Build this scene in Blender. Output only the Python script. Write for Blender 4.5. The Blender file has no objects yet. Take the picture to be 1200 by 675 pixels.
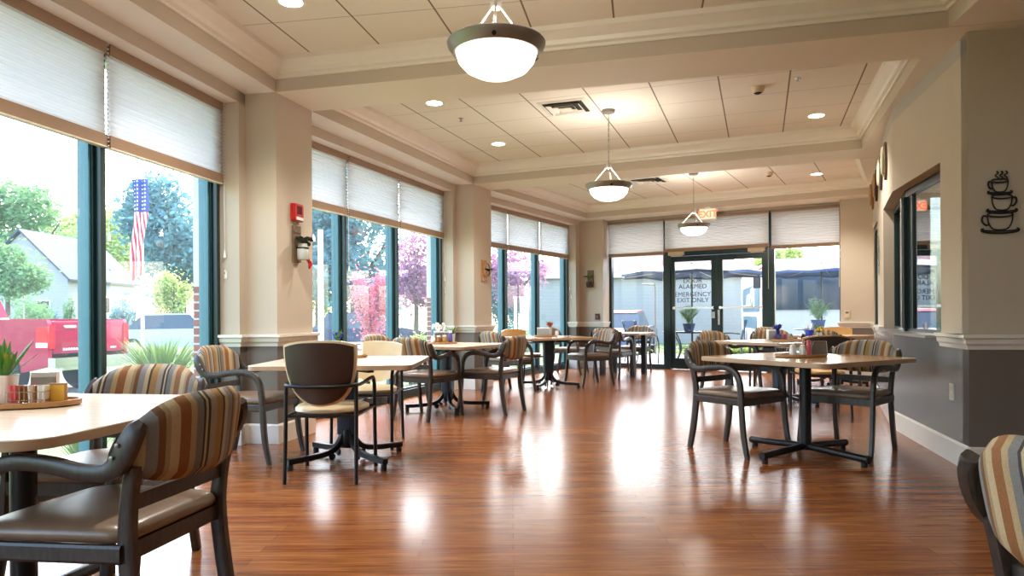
import bpy, bmesh, math, random
from mathutils import Vector, Matrix
rnd = random.Random(7)
PI = math.pi
SC = bpy.context.scene
COL = SC.collection

# ------------------------------------------------------------------ helpers
def R(a): return math.radians(a)
def d2(a): return Vector((math.sin(R(a)), math.cos(R(a))))        # heading a degrees clockwise from +Y
def n2(a): return Vector((math.cos(R(a)), -math.sin(R(a))))       # to the right of that heading
def l2(a): return -n2(a)
def V(x, y, z): return Vector((x, y, z))

class MB:
    """collects shapes; build() links them as ONE mesh object"""
    def __init__(s): s.v = []; s.f = []; s.m = []
    def add(s, vs, fs, mi=0, M=None):
        o = len(s.v)
        for p in vs:
            p = Vector(p)
            s.v.append(M @ p if M else p)
        for f in fs: s.f.append([i + o for i in f]); s.m.append(mi)
        return s
    def box(s, c, size, rz=0, mi=0, M=None):
        x, y, z = [k / 2 for k in size]
        T = Matrix.Translation(Vector(c)) @ Matrix.Rotation(rz, 4, 'Z')
        if M: T = M @ T
        vs = [(a * x, b * y, e * z) for e in (-1, 1) for b in (-1, 1) for a in (-1, 1)]
        s.add(vs, [(0, 2, 3, 1), (4, 5, 7, 6), (0, 1, 5, 4), (2, 6, 7, 3), (0, 4, 6, 2), (1, 3, 7, 5)], mi, T); return s
    def prism(s, poly, z0, z1, mi=0, mb=None, mt=None):
        n = len(poly)
        ar = sum(poly[i][0] * poly[(i + 1) % n][1] - poly[(i + 1) % n][0] * poly[i][1] for i in range(n))
        if ar < 0: poly = poly[::-1]
        vs = [(p[0], p[1], z0) for p in poly] + [(p[0], p[1], z1) for p in poly]
        s.add(vs, [[i, (i + 1) % n, n + (i + 1) % n, n + i] for i in range(n)], mi)
        s.add(vs, [list(range(n))[::-1]], mi if mb is None else mb)
        s.add(vs, [[n + i for i in range(n)]], mi if mt is None else mt); return s
    def loft(s, loops, mi=0, caps=True, close=True, M=None):
        n = len(loops[0]); vs = [p for l in loops for p in l]; fs = []
        for k in range(len(loops) - 1):
            for i in range(n if close else n - 1):
                j = (i + 1) % n
                fs.append((k * n + i, k * n + j, (k + 1) * n + j, (k + 1) * n + i))
        if caps:
            fs.append(list(range(n))[::-1]); fs.append([(len(loops) - 1) * n + i for i in range(n)])
        s.add(vs, fs, mi, M); return s
    def lathe(s, prof, seg=20, c=(0, 0, 0), mi=0, M=None, caps=True):
        loops = [[(c[0] + r * math.cos(2 * PI * i / seg), c[1] + r * math.sin(2 * PI * i / seg), c[2] + z) for i in range(seg)] for r, z in prof]
        return s.loft(loops, mi, caps, True, M)
    def tube(s, pts, r, seg=8, mi=0, smooth=0, M=None, caps=True):
        pts = [Vector(p) for p in pts]
        if smooth: pts = spline(pts, smooth)
        rs = r if isinstance(r, (list, tuple)) else [r] * len(pts)
        if len(rs) != len(pts): rs = [rs[0] + (rs[-1] - rs[0]) * i / (len(pts) - 1) for i in range(len(pts))]
        loops = []; up = None
        for i, p in enumerate(pts):
            t = (pts[min(i + 1, len(pts) - 1)] - pts[max(i - 1, 0)]).normalized()
            if up is None:
                up = Vector((0, 0, 1)) if abs(t.z) < .9 else Vector((1, 0, 0))
            a = (up - t * up.dot(t)).normalized(); b = t.cross(a); up = a
            loops.append([p + (a * math.cos(2 * PI * k / seg) + b * math.sin(2 * PI * k / seg)) * rs[i] for k in range(seg)])
        return s.loft(loops, mi, caps, True, M)
    def sweep(s, pts, a, b, side=(1, 0, 0), smooth=6, mi=0, M=None):
        """flat bar: half thickness a along side, half width b across it, chamfered corners"""
        pts = [Vector(p) for p in pts]
        n0 = len(pts)
        if smooth: pts = spline(pts, smooth)
        def val(q, i):
            if not isinstance(q, (list, tuple)): return q
            u = i / (len(pts) - 1) * (len(q) - 1); k = min(int(u), len(q) - 2); return q[k] + (q[k + 1] - q[k]) * (u - k)
        side = Vector(side); loops = []
        for i, p in enumerate(pts):
            t = (pts[min(i + 1, len(pts) - 1)] - pts[max(i - 1, 0)]).normalized()
            B = (side - t * side.dot(t)).normalized(); N = t.cross(B)
            A, W = val(a, i), val(b, i); c = .3
            loops.append([p + B * (A * x) + N * (W * y) for x, y in ((1, -1 + c), (1, 1 - c), (1 - c, 1), (-1 + c, 1), (-1, 1 - c), (-1, -1 + c), (-1 + c, -1), (1 - c, -1))])
        return s.loft(loops, mi, True, True, M)
    def ball(s, c, r, seg=12, mi=0, M=None):
        rx, ry, rz = r if isinstance(r, (list, tuple)) else (r, r, r)
        k = max(4, seg // 2)
        loops = []
        for j in range(k + 1):
            a = -PI / 2 + PI * j / k; q = max(math.cos(a), .02)
            loops.append([(c[0] + rx * q * math.cos(2 * PI * i / seg), c[1] + ry * q * math.sin(2 * PI * i / seg), c[2] + rz * math.sin(a)) for i in range(seg)])
        return s.loft(loops, mi, True, True, M)
    def quad(s, a, b, c, d, mi=0): s.add([a, b, c, d], [(0, 1, 2, 3)], mi); return s
    def build(s, name, mats, parent=None, smooth=None, M=None):
        me = bpy.data.meshes.new(name)
        me.from_pydata([tuple(p) for p in s.v], [], s.f)
        mats = mats if isinstance(mats, (list, tuple)) else [mats]
        for m in mats: me.materials.append(m)
        if len(mats) > 1: me.polygons.foreach_set('material_index', s.m)
        bm = bmesh.new(); bm.from_mesh(me)
        if smooth is not None:
            for f in bm.faces: f.smooth = True
        bmesh.ops.recalc_face_normals(bm, faces=bm.faces)
        bm.to_mesh(me); bm.free()
        if smooth is not None: me.set_sharp_from_angle(angle=R(smooth))
        me.update()
        o = bpy.data.objects.new(name, me); COL.objects.link(o)
        if parent: o.parent = parent
        if M: o.matrix_local = M
        return o

def spline(pts, k):
    out = []
    n = len(pts)
    for i in range(n - 1):
        p0 = pts[max(i - 1, 0)]; p1 = pts[i]; p2 = pts[i + 1]; p3 = pts[min(i + 2, n - 1)]
        for j in range(k):
            t = j / k
            out.append(.5 * ((2 * p1) + (p2 - p0) * t + (2 * p0 - 5 * p1 + 4 * p2 - p3) * t * t + (3 * p1 - p0 - 3 * p2 + p3) * t ** 3))
    out.append(pts[-1]); return out

def rrect(w, d, r, z, n=5, c=(0, 0), w2=None):
    """rounded rectangle loop; w at -y side, w2 at +y side"""
    w2 = w if w2 is None else w2; out = []
    for sx, sy, a0 in ((1, 1, 0), (-1, 1, 90), (-1, -1, 180), (1, -1, 270)):
        W = w2 if sy > 0 else w
        for i in range(n + 1):
            a = R(a0 + 90 * i / n)
            out.append((c[0] + sx * (W / 2 - r) + r * math.cos(a), c[1] + sy * (d / 2 - r) + r * math.sin(a), z))
    return out

def offset(poly, dist, closed=False):
    """mitred offset of a 2D polyline, positive to the right of travel"""
    P = [Vector(p[:2]) for p in poly]; n = len(P); out = []
    for i in range(n):
        a = P[i] - P[i - 1] if (closed or i > 0) else None
        b = P[(i + 1) % n] - P[i] if (closed or i < n - 1) else None
        na = Vector((a.y, -a.x)).normalized() if a is not None else None
        nb = Vector((b.y, -b.x)).normalized() if b is not None else None
        if na is None: m = nb
        elif nb is None: m = na
        else:
            m = (na + nb); m = m / max(m.dot(na), .2)
        out.append(P[i] + m * dist)
    return out

def moulding(mb, poly, prof, closed=False, mi=0):
    """profile [(out, z)...] run along a plan polyline, out = right of travel"""
    rows = [[(p.x, p.y, z) for p in offset(poly, o, closed)] for o, z in prof]
    n = len(poly); vs = [p for r_ in rows for p in r_]; fs = []
    k = len(rows)
    for j in range(k if not closed else k - 1):
        j2 = (j + 1) % k
        for i in range(n if closed else n - 1):
            i2 = (i + 1) % n
            fs.append((j * n + i, j * n + i2, j2 * n + i2, j2 * n + i))
    if not closed:
        fs.append([j * n for j in range(k)]); fs.append([j * n + n - 1 for j in range(k)][::-1])
    mb.add(vs, fs, mi)

def tag(o, label=None, cat=None, group=None, kind=None):
    if label: o['label'] = label
    if cat: o['category'] = cat
    if group: o['group'] = group
    if kind: o['kind'] = kind
    return o
def struct(o, label=None, cat=None):
    o['kind'] = 'structure'
    if label: o['label'] = label
    o['category'] = cat or 'building'
    return o
def thing(name, label, cat, loc=(0, 0, 0), rz=0, group=None):
    o = bpy.data.objects.new(name, None); COL.objects.link(o); o.empty_display_size = .1
    o.location = loc; o.rotation_euler = (0, 0, rz)
    return tag(o, label, cat, group)
KIDS = {}
def children_of(o): return [c for c in bpy.data.objects if c.parent == o]
def dup(root, loc, rz, label, group=None, subs=None):
    """a copy of a thing with copies of its parts and sub-parts"""
    def cp(o, par):
        c = o.copy(); COL.objects.link(c)
        if par: c.parent = par
        for ch in kids[o.name]: cp(ch, c)
        return c
    kids = {}
    def scan(o):
        kids[o.name] = list(o.children)
        for c in o.children: scan(c)
    scan(root)
    r = cp(root, None); r.location = loc; r.rotation_euler = (0, 0, rz); r['label'] = label
    if group: r['group'] = group
    return r

# ------------------------------------------------------------------ materials
def srgb(r, g, b):
    f = lambda c: c / 12.92 if c <= .04045 else ((c + .055) / 1.055) ** 2.4
    return (f(r / 255), f(g / 255), f(b / 255), 1)
class NT:
    def __init__(s, name):
        s.m = bpy.data.materials.new(name); s.m.use_nodes = True; s.t = s.m.node_tree; s.n = s.t.nodes; s.l = s.t.links
        s.b = s.n['Principled BSDF']; s.o = s.n['Material Output']
    def node(s, t, **k):
        x = s.n.new(t)
        for a, v in k.items(): setattr(x, a, v)
        return x
    def link(s, a, b): s.l.new(a, b)
    def math(s, op, a, b=None, c=None):
        x = s.node('ShaderNodeMath', operation=op)
        for i, q in enumerate((a, b, c)):
            if q is None: continue
            if isinstance(q, (int, float)): x.inputs[i].default_value = q
            else: s.link(q, x.inputs[i])
        return x.outputs[0]
    def xyz(s, which='Object'):
        tc = s.node('ShaderNodeTexCoord'); sp = s.node('ShaderNodeSeparateXYZ'); s.link(tc.outputs[which], sp.inputs[0]); return tc, sp.outputs
    def ramp(s, fac, stops, interp='LINEAR'):
        r = s.node('ShaderNodeValToRGB'); r.color_ramp.interpolation = interp; e = r.color_ramp.elements
        e[0].position, e[0].color = stops[0]
        while len(e) > 1 and len(stops) == 1: break
        e[1].position, e[1].color = stops[1]
        for p, c in stops[2:]:
            k = e.new(p); k.color = c
        s.link(fac, r.inputs[0]); return r.outputs[0]
    def noise(s, scale, detail=3, rough=.5, vec=None, dist=0):
        x = s.node('ShaderNodeTexNoise'); x.inputs['Scale'].default_value = scale; x.inputs['Detail'].default_value = detail
        x.inputs['Roughness'].default_value = rough; x.inputs['Distortion'].default_value = dist
        if vec is not None: s.link(vec, x.inputs['Vector'])
        return x.outputs['Fac']
    def mapping(s, vec, scale=(1, 1, 1), rot=(0, 0, 0), loc=(0, 0, 0)):
        x = s.node('ShaderNodeMapping'); x.inputs['Scale'].default_value = scale; x.inputs['Rotation'].default_value = rot; x.inputs['Location'].default_value = loc
        s.link(vec, x.inputs['Vector']); return x.outputs[0]
    def mix(s, fac, a, b, bt='MIX'):
        x = s.node('ShaderNodeMix', data_type='RGBA', blend_type=bt)
        for i, q in ((0, fac), (6, a), (7, b)):
            if isinstance(q, (int, float)): x.inputs[i].default_value = q
            elif isinstance(q, tuple): x.inputs[i].default_value = q
            else: s.link(q, x.inputs[i])
        return x.outputs[2]
    def bump(s, h, strength=.2, dist=.01):
        x = s.node('ShaderNodeBump'); x.inputs['Strength'].default_value = strength; x.inputs['Distance'].default_value = dist
        s.link(h, x.inputs['Height']); s.link(x.outputs[0], s.b.inputs['Normal'])
    def col(s, c):
        if isinstance(c, tuple): s.b.inputs['Base Color'].default_value = c
        else: s.link(c, s.b.inputs['Base Color'])
    def set(s, **k):
        for a, v in k.items():
            s.b.inputs[a.replace('_', ' ')].default_value = v
        return s

def plain(name, c, rough=.5, metal=0, var=.06, scale=8, spec=.5, bump=0):
    t = NT(name); t.set(Roughness=rough, Metallic=metal); t.b.inputs['Specular IOR Level'].default_value = spec
    tc = t.node('ShaderNodeTexCoord')
    f = t.noise(scale, 4, .6, tc.outputs['Object'])
    lo = tuple(max(0, x * (1 - var)) for x in c[:3]) + (1,); hi = tuple(min(1, x * (1 + var)) for x in c[:3]) + (1,)
    t.col(t.ramp(f, [(.3, lo), (.7, hi)]))
    if bump: t.bump(t.noise(scale * 25, 3, .6, tc.outputs['Object']), bump, .002)
    return t.m
def emit(name, c, strength):
    t = NT(name); t.col((.9, .85, .75, 1)); t.set(Roughness=.35); t.b.inputs['Emission Color'].default_value = c; t.b.inputs['Emission Strength'].default_value = strength
    return t.m

M = {}
M['wall'] = plain('beige_wall_paint', srgb(192, 178, 160), .75, var=.02, scale=2, bump=.05)
M['wainscot'] = plain('taupe_wainscot_paint', srgb(112, 101, 92), .5, var=.03, scale=2)
M['wainscot_gloss'] = plain('sky_tinted_wainscot', srgb(118, 118, 120), .26, var=.03, scale=2, spec=.7)  # taupe wainscot made greyer, sky reflection put into the base colour
M['trim'] = plain('white_trim_paint', srgb(226, 218, 206), .4, var=.02)
M['ceil'] = plain('ceiling_paint', srgb(234, 227, 218), .8, var=.015, scale=1.5)
M['band'] = plain('ceiling_band_paint', srgb(176, 168, 160), .8, var=.015, scale=1.5)
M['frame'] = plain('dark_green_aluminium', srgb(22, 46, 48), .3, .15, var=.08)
M['frame_lit'] = plain('daylit_frame_face', srgb(72, 120, 132), .35, .1, var=.05)  # lighter teal copy of the frame, daylight put into its colour
M['black'] = plain('black_metal', srgb(26, 27, 30), .38, .3, var=.1)
M['bluegrey'] = plain('bluegrey_column_paint', srgb(38, 52, 70), .35, .2, var=.08)
M['rubber'] = plain('black_rubber', srgb(18, 18, 18), .7)
M['chrome'] = plain('polished_steel', srgb(205, 206, 208), .18, 1, var=.03)
M['steel'] = plain('brushed_steel', srgb(170, 168, 164), .3, 1, var=.06, scale=30)
M['bronze'] = plain('pewter_ring', srgb(150, 142, 134), .35, .55, var=.08)
M['glassbowl'] = emit('lit_alabaster_bowl', (1, .88, .70, 1), 1.6)
M['lamp'] = emit('lit_downlight_lens', (1, .86, .62, 1), 18)
M['white'] = plain('white_plastic', srgb(236, 234, 228), .35, var=.02)
M['ceramic'] = plain('white_ceramic', srgb(238, 236, 232), .15, var=.02)
M['cream'] = plain('cream_vinyl', srgb(222, 200, 160), .4, var=.05)
M['tan'] = plain('tan_vinyl', srgb(205, 160, 96), .4, var=.05)
M['shell'] = plain('brown_plastic_shell', srgb(56, 42, 36), .35, var=.08)
M['red'] = plain('red_plastic', srgb(176, 28, 26), .35)
M['darkred'] = plain('maroon_vinyl_lettering', srgb(70, 24, 28), .5)
M['greenleaf'] = plain('green_leaf', srgb(74, 128, 44), .5, var=.35, scale=14)
M['darkleaf'] = plain('dark_leaf', srgb(40, 62, 36), .5, var=.3, scale=14)
M['yellow'] = plain('yellow_card', srgb(232, 190, 70), .5)
M['pink'] = plain('pink_paper', srgb(226, 104, 112), .6)
M['cobalt'] = plain('cobalt_blue', srgb(24, 44, 170), .35)
M['purple'] = plain('purple_paper', srgb(92, 74, 150), .5)
M['brownjar'] = plain('amber_condiment', srgb(150, 96, 44), .3)
M['traywood'] = plain('tray_wood', srgb(176, 128, 78), .4, var=.15, scale=12)
M['jarglass'] = plain('pale_glass_jar', srgb(190, 196, 190), .12, var=.05)
M['boardwood'] = plain('grey_barn_wood', srgb(110, 90, 68), .7, var=.25, scale=20)
M['soil'] = plain('soil', srgb(60, 44, 34), .9)
M['blackiron'] = plain('black_iron', srgb(14, 13, 13), .5)
M['almond'] = plain('almond_plastic', srgb(214, 196, 166), .4)
M['grille'] = plain('white_vent_enamel', srgb(214, 206, 196), .4)
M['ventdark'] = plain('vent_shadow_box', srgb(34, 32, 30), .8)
M['kitchen'] = plain('dim_kitchen_wall', srgb(60, 62, 64), .8)  # dimness of the unlit room put into a dark wall colour
M['bead'] = plain('bead_chain', srgb(214, 214, 208), .3)
M['rail_taupe'] = plain('taupe_blind_rail', srgb(150, 122, 98), .45, var=.03)
M['text_dark'] = plain('dark_lettering', srgb(54, 30, 34), .5)

def mat_wood_frame():
    t = NT('grey_brown_bentwood'); tc, x = t.xyz()
    v = t.mapping(tc.outputs['Object'], (14, 14, 3))
    f = t.noise(6, 5, .6, v); t.col(t.ramp(f, [(.3, srgb(38, 31, 28)), (.75, srgb(70, 59, 52))])); t.set(Roughness=.36); return t.m
M['chairwood'] = mat_wood_frame()

def mat_stripes():
    t = NT('striped_chair_fabric'); tc, x = t.xyz()
    wob = t.noise(3, 2, .5, tc.outputs['Object'])
    u = t.math('ADD', x[0], t.math('MULTIPLY', x[2], .10))
    u = t.math('FRACT', t.math('ADD', t.math('MULTIPLY', u, 1 / .27), .37))
    c = [(0, (178, 158, 126)), (.09, (134, 86, 44)), (.21, (166, 142, 106)), (.28, (112, 110, 108)), (.37, (52, 46, 44)), (.40, (174, 154, 122)),
         (.43, (50, 44, 42)), (.47, (150, 138, 120)), (.57, (152, 116, 62)), (.68, (64, 46, 36)), (.72, (178, 160, 130)), (.79, (126, 126, 128)), (.89, (108, 72, 42)), (.95, (152, 128, 94))]
    col = t.ramp(u, [(p, srgb(*q)) for p, q in c], 'CONSTANT')
    weave = t.noise(260, 2, .5, tc.outputs['Object'])
    t.col(t.mix(.25, col, t.ramp(weave, [(.3, (.1, .08, .06, 1)), (.7, (.75, .7, .62, 1))]), 'SOFT_LIGHT')); t.set(Roughness=.75); t.bump(weave, .15, .002); return t.m
M['stripes'] = mat_stripes()

def mat_vinyl():
    t = NT('brown_seat_vinyl'); tc, x = t.xyz()
    f = t.noise(5, 3, .6, tc.outputs['Object']); t.col(t.ramp(f, [(.3, srgb(112, 90, 72)), (.7, srgb(134, 112, 92))])); t.set(Roughness=.3)
    t.bump(t.noise(160, 3, .6, tc.outputs['Object']), .08, .002); return t.m
M['vinyl'] = mat_vinyl()

def mat_floor():
    t = NT('red_brown_wood_planks'); tc, x = t.xyz()
    br = t.node('ShaderNodeTexBrick'); br.offset = .37; br.offset_frequency = 2
    for k, v in (('Scale', 1), ('Mortar Size', .0012), ('Mortar Smooth', .3), ('Bias', 0), ('Brick Width', 1.15), ('Row Height', .082)): br.inputs[k].default_value = v
    br.inputs['Color1'].default_value = (.0, .0, .0, 1); br.inputs['Color2'].default_value = (1, 1, 1, 1); br.inputs['Mortar'].default_value = (.5, .5, .5, 1)
    t.link(tc.outputs['Object'], br.inputs['Vector'])
    v = t.mapping(tc.outputs['Object'], (1.2, 22, 1))
    g = t.noise(2.2, 6, .62, v, .4)
    g2 = t.noise(9, 4, .6, t.mapping(tc.outputs['Object'], (1.0, 16, 1)), .2)
    base = t.ramp(g, [(.25, srgb(126, 74, 36)), (.5, srgb(174, 112, 60)), (.75, srgb(208, 148, 90))])
    plank = t.ramp(br.outputs['Color'], [(0, srgb(120, 104, 98)), (1, srgb(148, 150, 152))])
    c = t.mix(.8, base, plank, 'OVERLAY')
    c = t.mix(.3, c, t.ramp(g2, [(.3, srgb(80, 50, 34)), (.7, srgb(206, 160, 120))]), 'SOFT_LIGHT')
    c = t.mix(t.math('MULTIPLY', br.outputs['Fac'], .55), c, srgb(50, 24, 14))
    t.col(c)
    rr = t.ramp(g2, [(.2, (.18, .18, .18, 1)), (.8, (.25, .25, .25, 1))]); t.link(rr, t.b.inputs['Roughness']); t.b.inputs['Specular IOR Level'].default_value = .24
    t.bump(t.math('ADD', t.math('MULTIPLY', g, .4), t.math('MULTIPLY', br.outputs['Fac'], -1)), .05, .002)
    return t.m
M['floor'] = mat_floor()

def mat_tabletop(name, lo, hi):
    t = NT(name); tc, x = t.xyz()
    v = t.mapping(tc.outputs['Object'], (2, 24, 2)); f = t.noise(2, 5, .6, v, .3)
    t.col(t.ramp(f, [(.3, srgb(*lo)), (.7, srgb(*hi))])); t.set(Roughness=.2); return t.m
M['maple'] = mat_tabletop('pale_maple_laminate', (206, 188, 164), (222, 206, 184))
M['oak'] = mat_tabletop('warm_oak_laminate', (176, 128, 78), (202, 156, 104))
M['edge'] = plain('brown_table_edge', srgb(176, 148, 120), .35)

def mat_tiles():
    t = NT('acoustic_ceiling_tiles'); tc, x = t.xyz()
    def line(c, wid):
        fr = t.math('FRACT', t.math('ADD', t.math('MULTIPLY', c, 1 / .61), 100.0))
        a = t.math('ABSOLUTE', t.math('SUBTRACT', fr, .5)); return t.math('GREATER_THAN', a, .5 - wid)
    m = t.math('MAXIMUM', line(x[0], .011), t.math('MULTIPLY', line(x[1], .007), .6))
    n = t.noise(120, 4, .7, tc.outputs['Object'])
    tile = t.ramp(n, [(.3, srgb(226, 218, 208)), (.7, srgb(234, 226, 217))])
    t.col(t.mix(m, tile, srgb(122, 106, 92))); t.set(Roughness=.85)
    t.bump(t.math('SUBTRACT', t.math('MULTIPLY', n, .3), m), .25, .006); return t.m
M['tiles'] = mat_tiles()

def mat_glass(name, tint, refl=.06, veil=0.0):
    t = NT(name); t.n.remove(t.b)
    tr = t.node('ShaderNodeBsdfTransparent'); tr.inputs[0].default_value = tint
    gl = t.node('ShaderNodeBsdfGlossy'); gl.inputs['Roughness'].default_value = .01; gl.inputs[0].default_value = (.95, .97, 1, 1)
    fr = t.node('ShaderNodeFresnel'); fr.inputs[0].default_value = 1.45
    geo = t.node('ShaderNodeNewGeometry'); mx = t.node('ShaderNodeMixShader'); f = t.math('MAXIMUM', t.math('MULTIPLY', t.math('MULTIPLY', fr.outputs[0], t.math('SUBTRACT', 1, geo.outputs['Backfacing'])), .9), refl)
    t.link(f, mx.inputs[0]); t.link(tr.outputs[0], mx.inputs[1]); t.link(gl.outputs[0], mx.inputs[2]); out = mx.outputs[0]
    if veil:
        tl = t.node('ShaderNodeBsdfTranslucent'); tl.inputs[0].default_value = (.85, .93, 1, 1)  # milky mix imitates bright haze over the outdoor view
        m2 = t.node('ShaderNodeMixShader')
        tc, x = t.xyz(); haze_noise = t.noise(2.5, 3, .6, tc.outputs['Object'])
        t.link(t.math('MULTIPLY', t.math('ADD', haze_noise, .5), veil), m2.inputs[0]); t.link(out, m2.inputs[1]); t.link(tl.outputs[0], m2.inputs[2]); out = m2.outputs[0]
    t.link(out, t.o.inputs[0]); return t.m
M['glass'] = mat_glass('window_glass', (.965, .99, .995, 1), .006, .016)
M['doorglass'] = mat_glass('door_glass', (.98, .995, 1, 1), .006, .004)
M['mirrorglass'] = mat_glass('pass_through_glass', (.35, .40, .42, 1), .45)
M['carglass'] = plain('car_window_glass', srgb(36, 54, 66), .08, var=.1)
M['jar'] = mat_glass('thin_jar_glass', (.92, .95, .95, 1), .12)

def mat_blind(name, c, pitch=.02, trans=.5):
    t = NT(name); t.n.remove(t.b); tc, x = t.xyz()
    w = t.math('FRACT', t.math('MULTIPLY', x[2], 1 / pitch)); tri = t.math('ABSOLUTE', t.math('SUBTRACT', w, .5))
    col = t.ramp(tri, [(.02, tuple(k * .90 for k in c[:3]) + (1,)), (.16, c)])
    df = t.node('ShaderNodeBsdfDiffuse'); tl = t.node('ShaderNodeBsdfTranslucent'); t.link(col, df.inputs[0]); t.link(col, tl.inputs[0])
    mx = t.node('ShaderNodeMixShader'); mx.inputs[0].default_value = trans
    t.link(df.outputs[0], mx.inputs[1]); t.link(tl.outputs[0], mx.inputs[2]); t.link(mx.outputs[0], t.o.inputs[0])
    bp = t.node('ShaderNodeBump'); bp.inputs['Strength'].default_value = .2; bp.inputs['Distance'].default_value = .006
    t.link(tri, bp.inputs['Height']); t.link(bp.outputs[0], df.inputs['Normal']); t.link(bp.outputs[0], tl.inputs['Normal'])
    return t.m
M['blind'] = mat_blind('white_cellular_fabric', srgb(238, 238, 240), trans=.56)
M['blindgrey'] = mat_blind('grey_cellular_fabric', srgb(222, 221, 220), trans=.38)

def mat_brick():
    t = NT('red_brick'); tc, x = t.xyz()
    cmb = t.node('ShaderNodeCombineXYZ'); t.link(t.math('ADD', x[0], x[1]), cmb.inputs[0]); t.link(x[2], cmb.inputs[1])
    b = t.node('ShaderNodeTexBrick')
    for k, v in (('Scale', 1), ('Mortar Size', .008), ('Brick Width', .21), ('Row Height', .07)): b.inputs[k].default_value = v
    b.inputs['Color1'].default_value = srgb(156, 84, 72); b.inputs['Color2'].default_value = srgb(178, 104, 90); b.inputs['Mortar'].default_value = srgb(214, 204, 196)
    t.link(cmb.outputs[0], b.inputs['Vector']); t.col(b.outputs['Color']); t.set(Roughness=.9); return t.m
M['brick'] = mat_brick()
def mat_siding(name, c):
    t = NT(name); tc, x = t.xyz()
    w = t.math('FRACT', t.math('MULTIPLY', x[2], 1 / .16))
    t.col(t.ramp(w, [(.0, tuple(k * .62 for k in c[:3]) + (1,)), (.10, c)])); t.set(Roughness=.6); t.bump(w, .5, .02); return t.m
M['siding'] = mat_siding('white_clapboard', srgb(150, 146, 143))
def mat_ground(name, a, b, scale=3, bump=.3):
    t = NT(name); tc, x = t.xyz(); f = t.noise(scale, 6, .7, tc.outputs['Object']); t.col(t.ramp(f, [(.3, srgb(*a)), (.7, srgb(*b))])); t.set(Roughness=.95); t.bump(f, bump, .05); return t.m
M['lawn'] = mat_ground('mown_lawn', (62, 86, 40), (92, 116, 60), 1.2)
M['asphalt'] = mat_ground('pale_asphalt', (84, 84, 88), (104, 104, 108), 4, .1)
M['patio'] = mat_ground('concrete_patio', (112, 110, 106), (132, 130, 126), 3, .1)
def leafmat(name, a, b, scale=1.2):
    t = NT(name); tc, x = t.xyz(); f = t.noise(scale, 5, .7, tc.outputs['Object']); t.col(t.ramp(f, [(.3, srgb(*a)), (.7, srgb(*b))])); t.set(Roughness=.6)
    t.b.inputs['Specular IOR Level'].default_value = .25
    tl = t.node('ShaderNodeBsdfTranslucent'); tl.inputs[0].default_value = srgb(*b); mx = t.node('ShaderNodeMixShader'); mx.inputs[0].default_value = .3
    t.link(t.b.outputs[0], mx.inputs[1]); t.link(tl.outputs[0], mx.inputs[2]); t.link(mx.outputs[0], t.o.inputs[0]); return t.m
M['leaf_mid'] = leafmat('mid_green_foliage', (70, 114, 80), (132, 170, 112))
M['leaf_light'] = leafmat('yellow_green_foliage', (124, 152, 76), (186, 200, 120))
M['leaf_dark'] = leafmat('blue_green_foliage', (56, 104, 120), (112, 158, 160))
M['leaf_red'] = leafmat('red_maple_foliage', (176, 70, 100), (226, 140, 156))
M['leaf_purple'] = leafmat('purple_maple_foliage', (122, 84, 124), (196, 136, 164))
M['leaf_grass'] = leafmat('ornamental_grass_blades', (110, 140, 76), (170, 186, 120))
M['bark'] = plain('bark', srgb(92, 78, 66), .9, var=.3)
M['roofgrey'] = plain('grey_shingles', srgb(70, 78, 90), .9, var=.15, scale=6)
M['roofpink'] = plain('faded_brown_shingles', srgb(104, 76, 70), .9, var=.15, scale=6)
M['housewhite'] = mat_siding('white_house_siding', srgb(160, 156, 162))
M['truckred'] = plain('red_car_paint', srgb(158, 14, 52), .3, 0, var=.05, spec=.3)
M['carsilver'] = plain('silver_car_paint', srgb(168, 184, 196), .2, .5, var=.04)
M['carblue'] = plain('dark_blue_car_paint', srgb(40, 58, 92), .2, .3, var=.05)
M['taillight'] = plain('red_lamp_lens', srgb(214, 22, 40), .12, var=.05)
M['umbrella'] = plain('navy_umbrella_canvas', srgb(40, 70, 112), .7, var=.08)
M['rvwhite'] = plain('white_motorhome_gelcoat', srgb(186, 184, 182), .25, var=.02)
M['decal'] = plain('teal_decal', srgb(44, 82, 104), .4, var=.06)
def mat_flag():
    t = NT('striped_flag_cloth'); tc, x = t.xyz()
    # cloth hangs from its hoist: x runs across the stripes, z down the fly
    st = t.math('GREATER_THAN', t.math('FRACT', t.math('MULTIPLY', x[0], 6.5 / .42)), .5)
    c = t.mix(st, srgb(236, 234, 236), srgb(196, 40, 58))
    can = t.math('GREATER_THAN', x[2], 4.02)
    vv = t.node('ShaderNodeTexVoronoi'); vv.inputs['Scale'].default_value = 9; vv.inputs['Randomness'].default_value = 0; t.link(tc.outputs['Object'], vv.inputs['Vector'])
    star = t.math('LESS_THAN', vv.outputs['Distance'], .28)
    t.col(t.mix(can, c, t.mix(star, srgb(44, 62, 130), srgb(238, 238, 240)))); t.set(Roughness=.8); return t.m
M['flag'] = mat_flag()

# ------------------------------------------------------------------ plan of the room (metres, camera stands at the origin)
ZB, ZC, ZR, ZH = 2.947, 3.2, .917, 2.85          # beam soffit, tile ceiling, chair rail top, window head
W = .574; PHI = [4.5, 14.38, 24.25, 32.5]; TH = [-.4, 9.45, 19.39, 29.37]
P1n = Vector((-1.969, 5.905)); P1f = P1n + d2(PHI[1]) * W
P2n = Vector((-.542, 10.108)); P2f = P2n + d2(PHI[2]) * W
P3 = Vector((1.465, 13.77))
P0f = P1n - d2(TH[1]) * 3.868; P0n = P0f - d2(PHI[0]) * W
PAn = P0n - d2(TH[0]) * 3.868
R1 = Vector((3.06, 4.72)); RB = Vector((3.522, 6.511)); RC = Vector((4.80, 9.35))
NF, TF = d2(32), n2(32)                            # far wall: normal away from the camera, direction to the right
def F(t, off): return P3 + TF * t + NF * off
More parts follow.
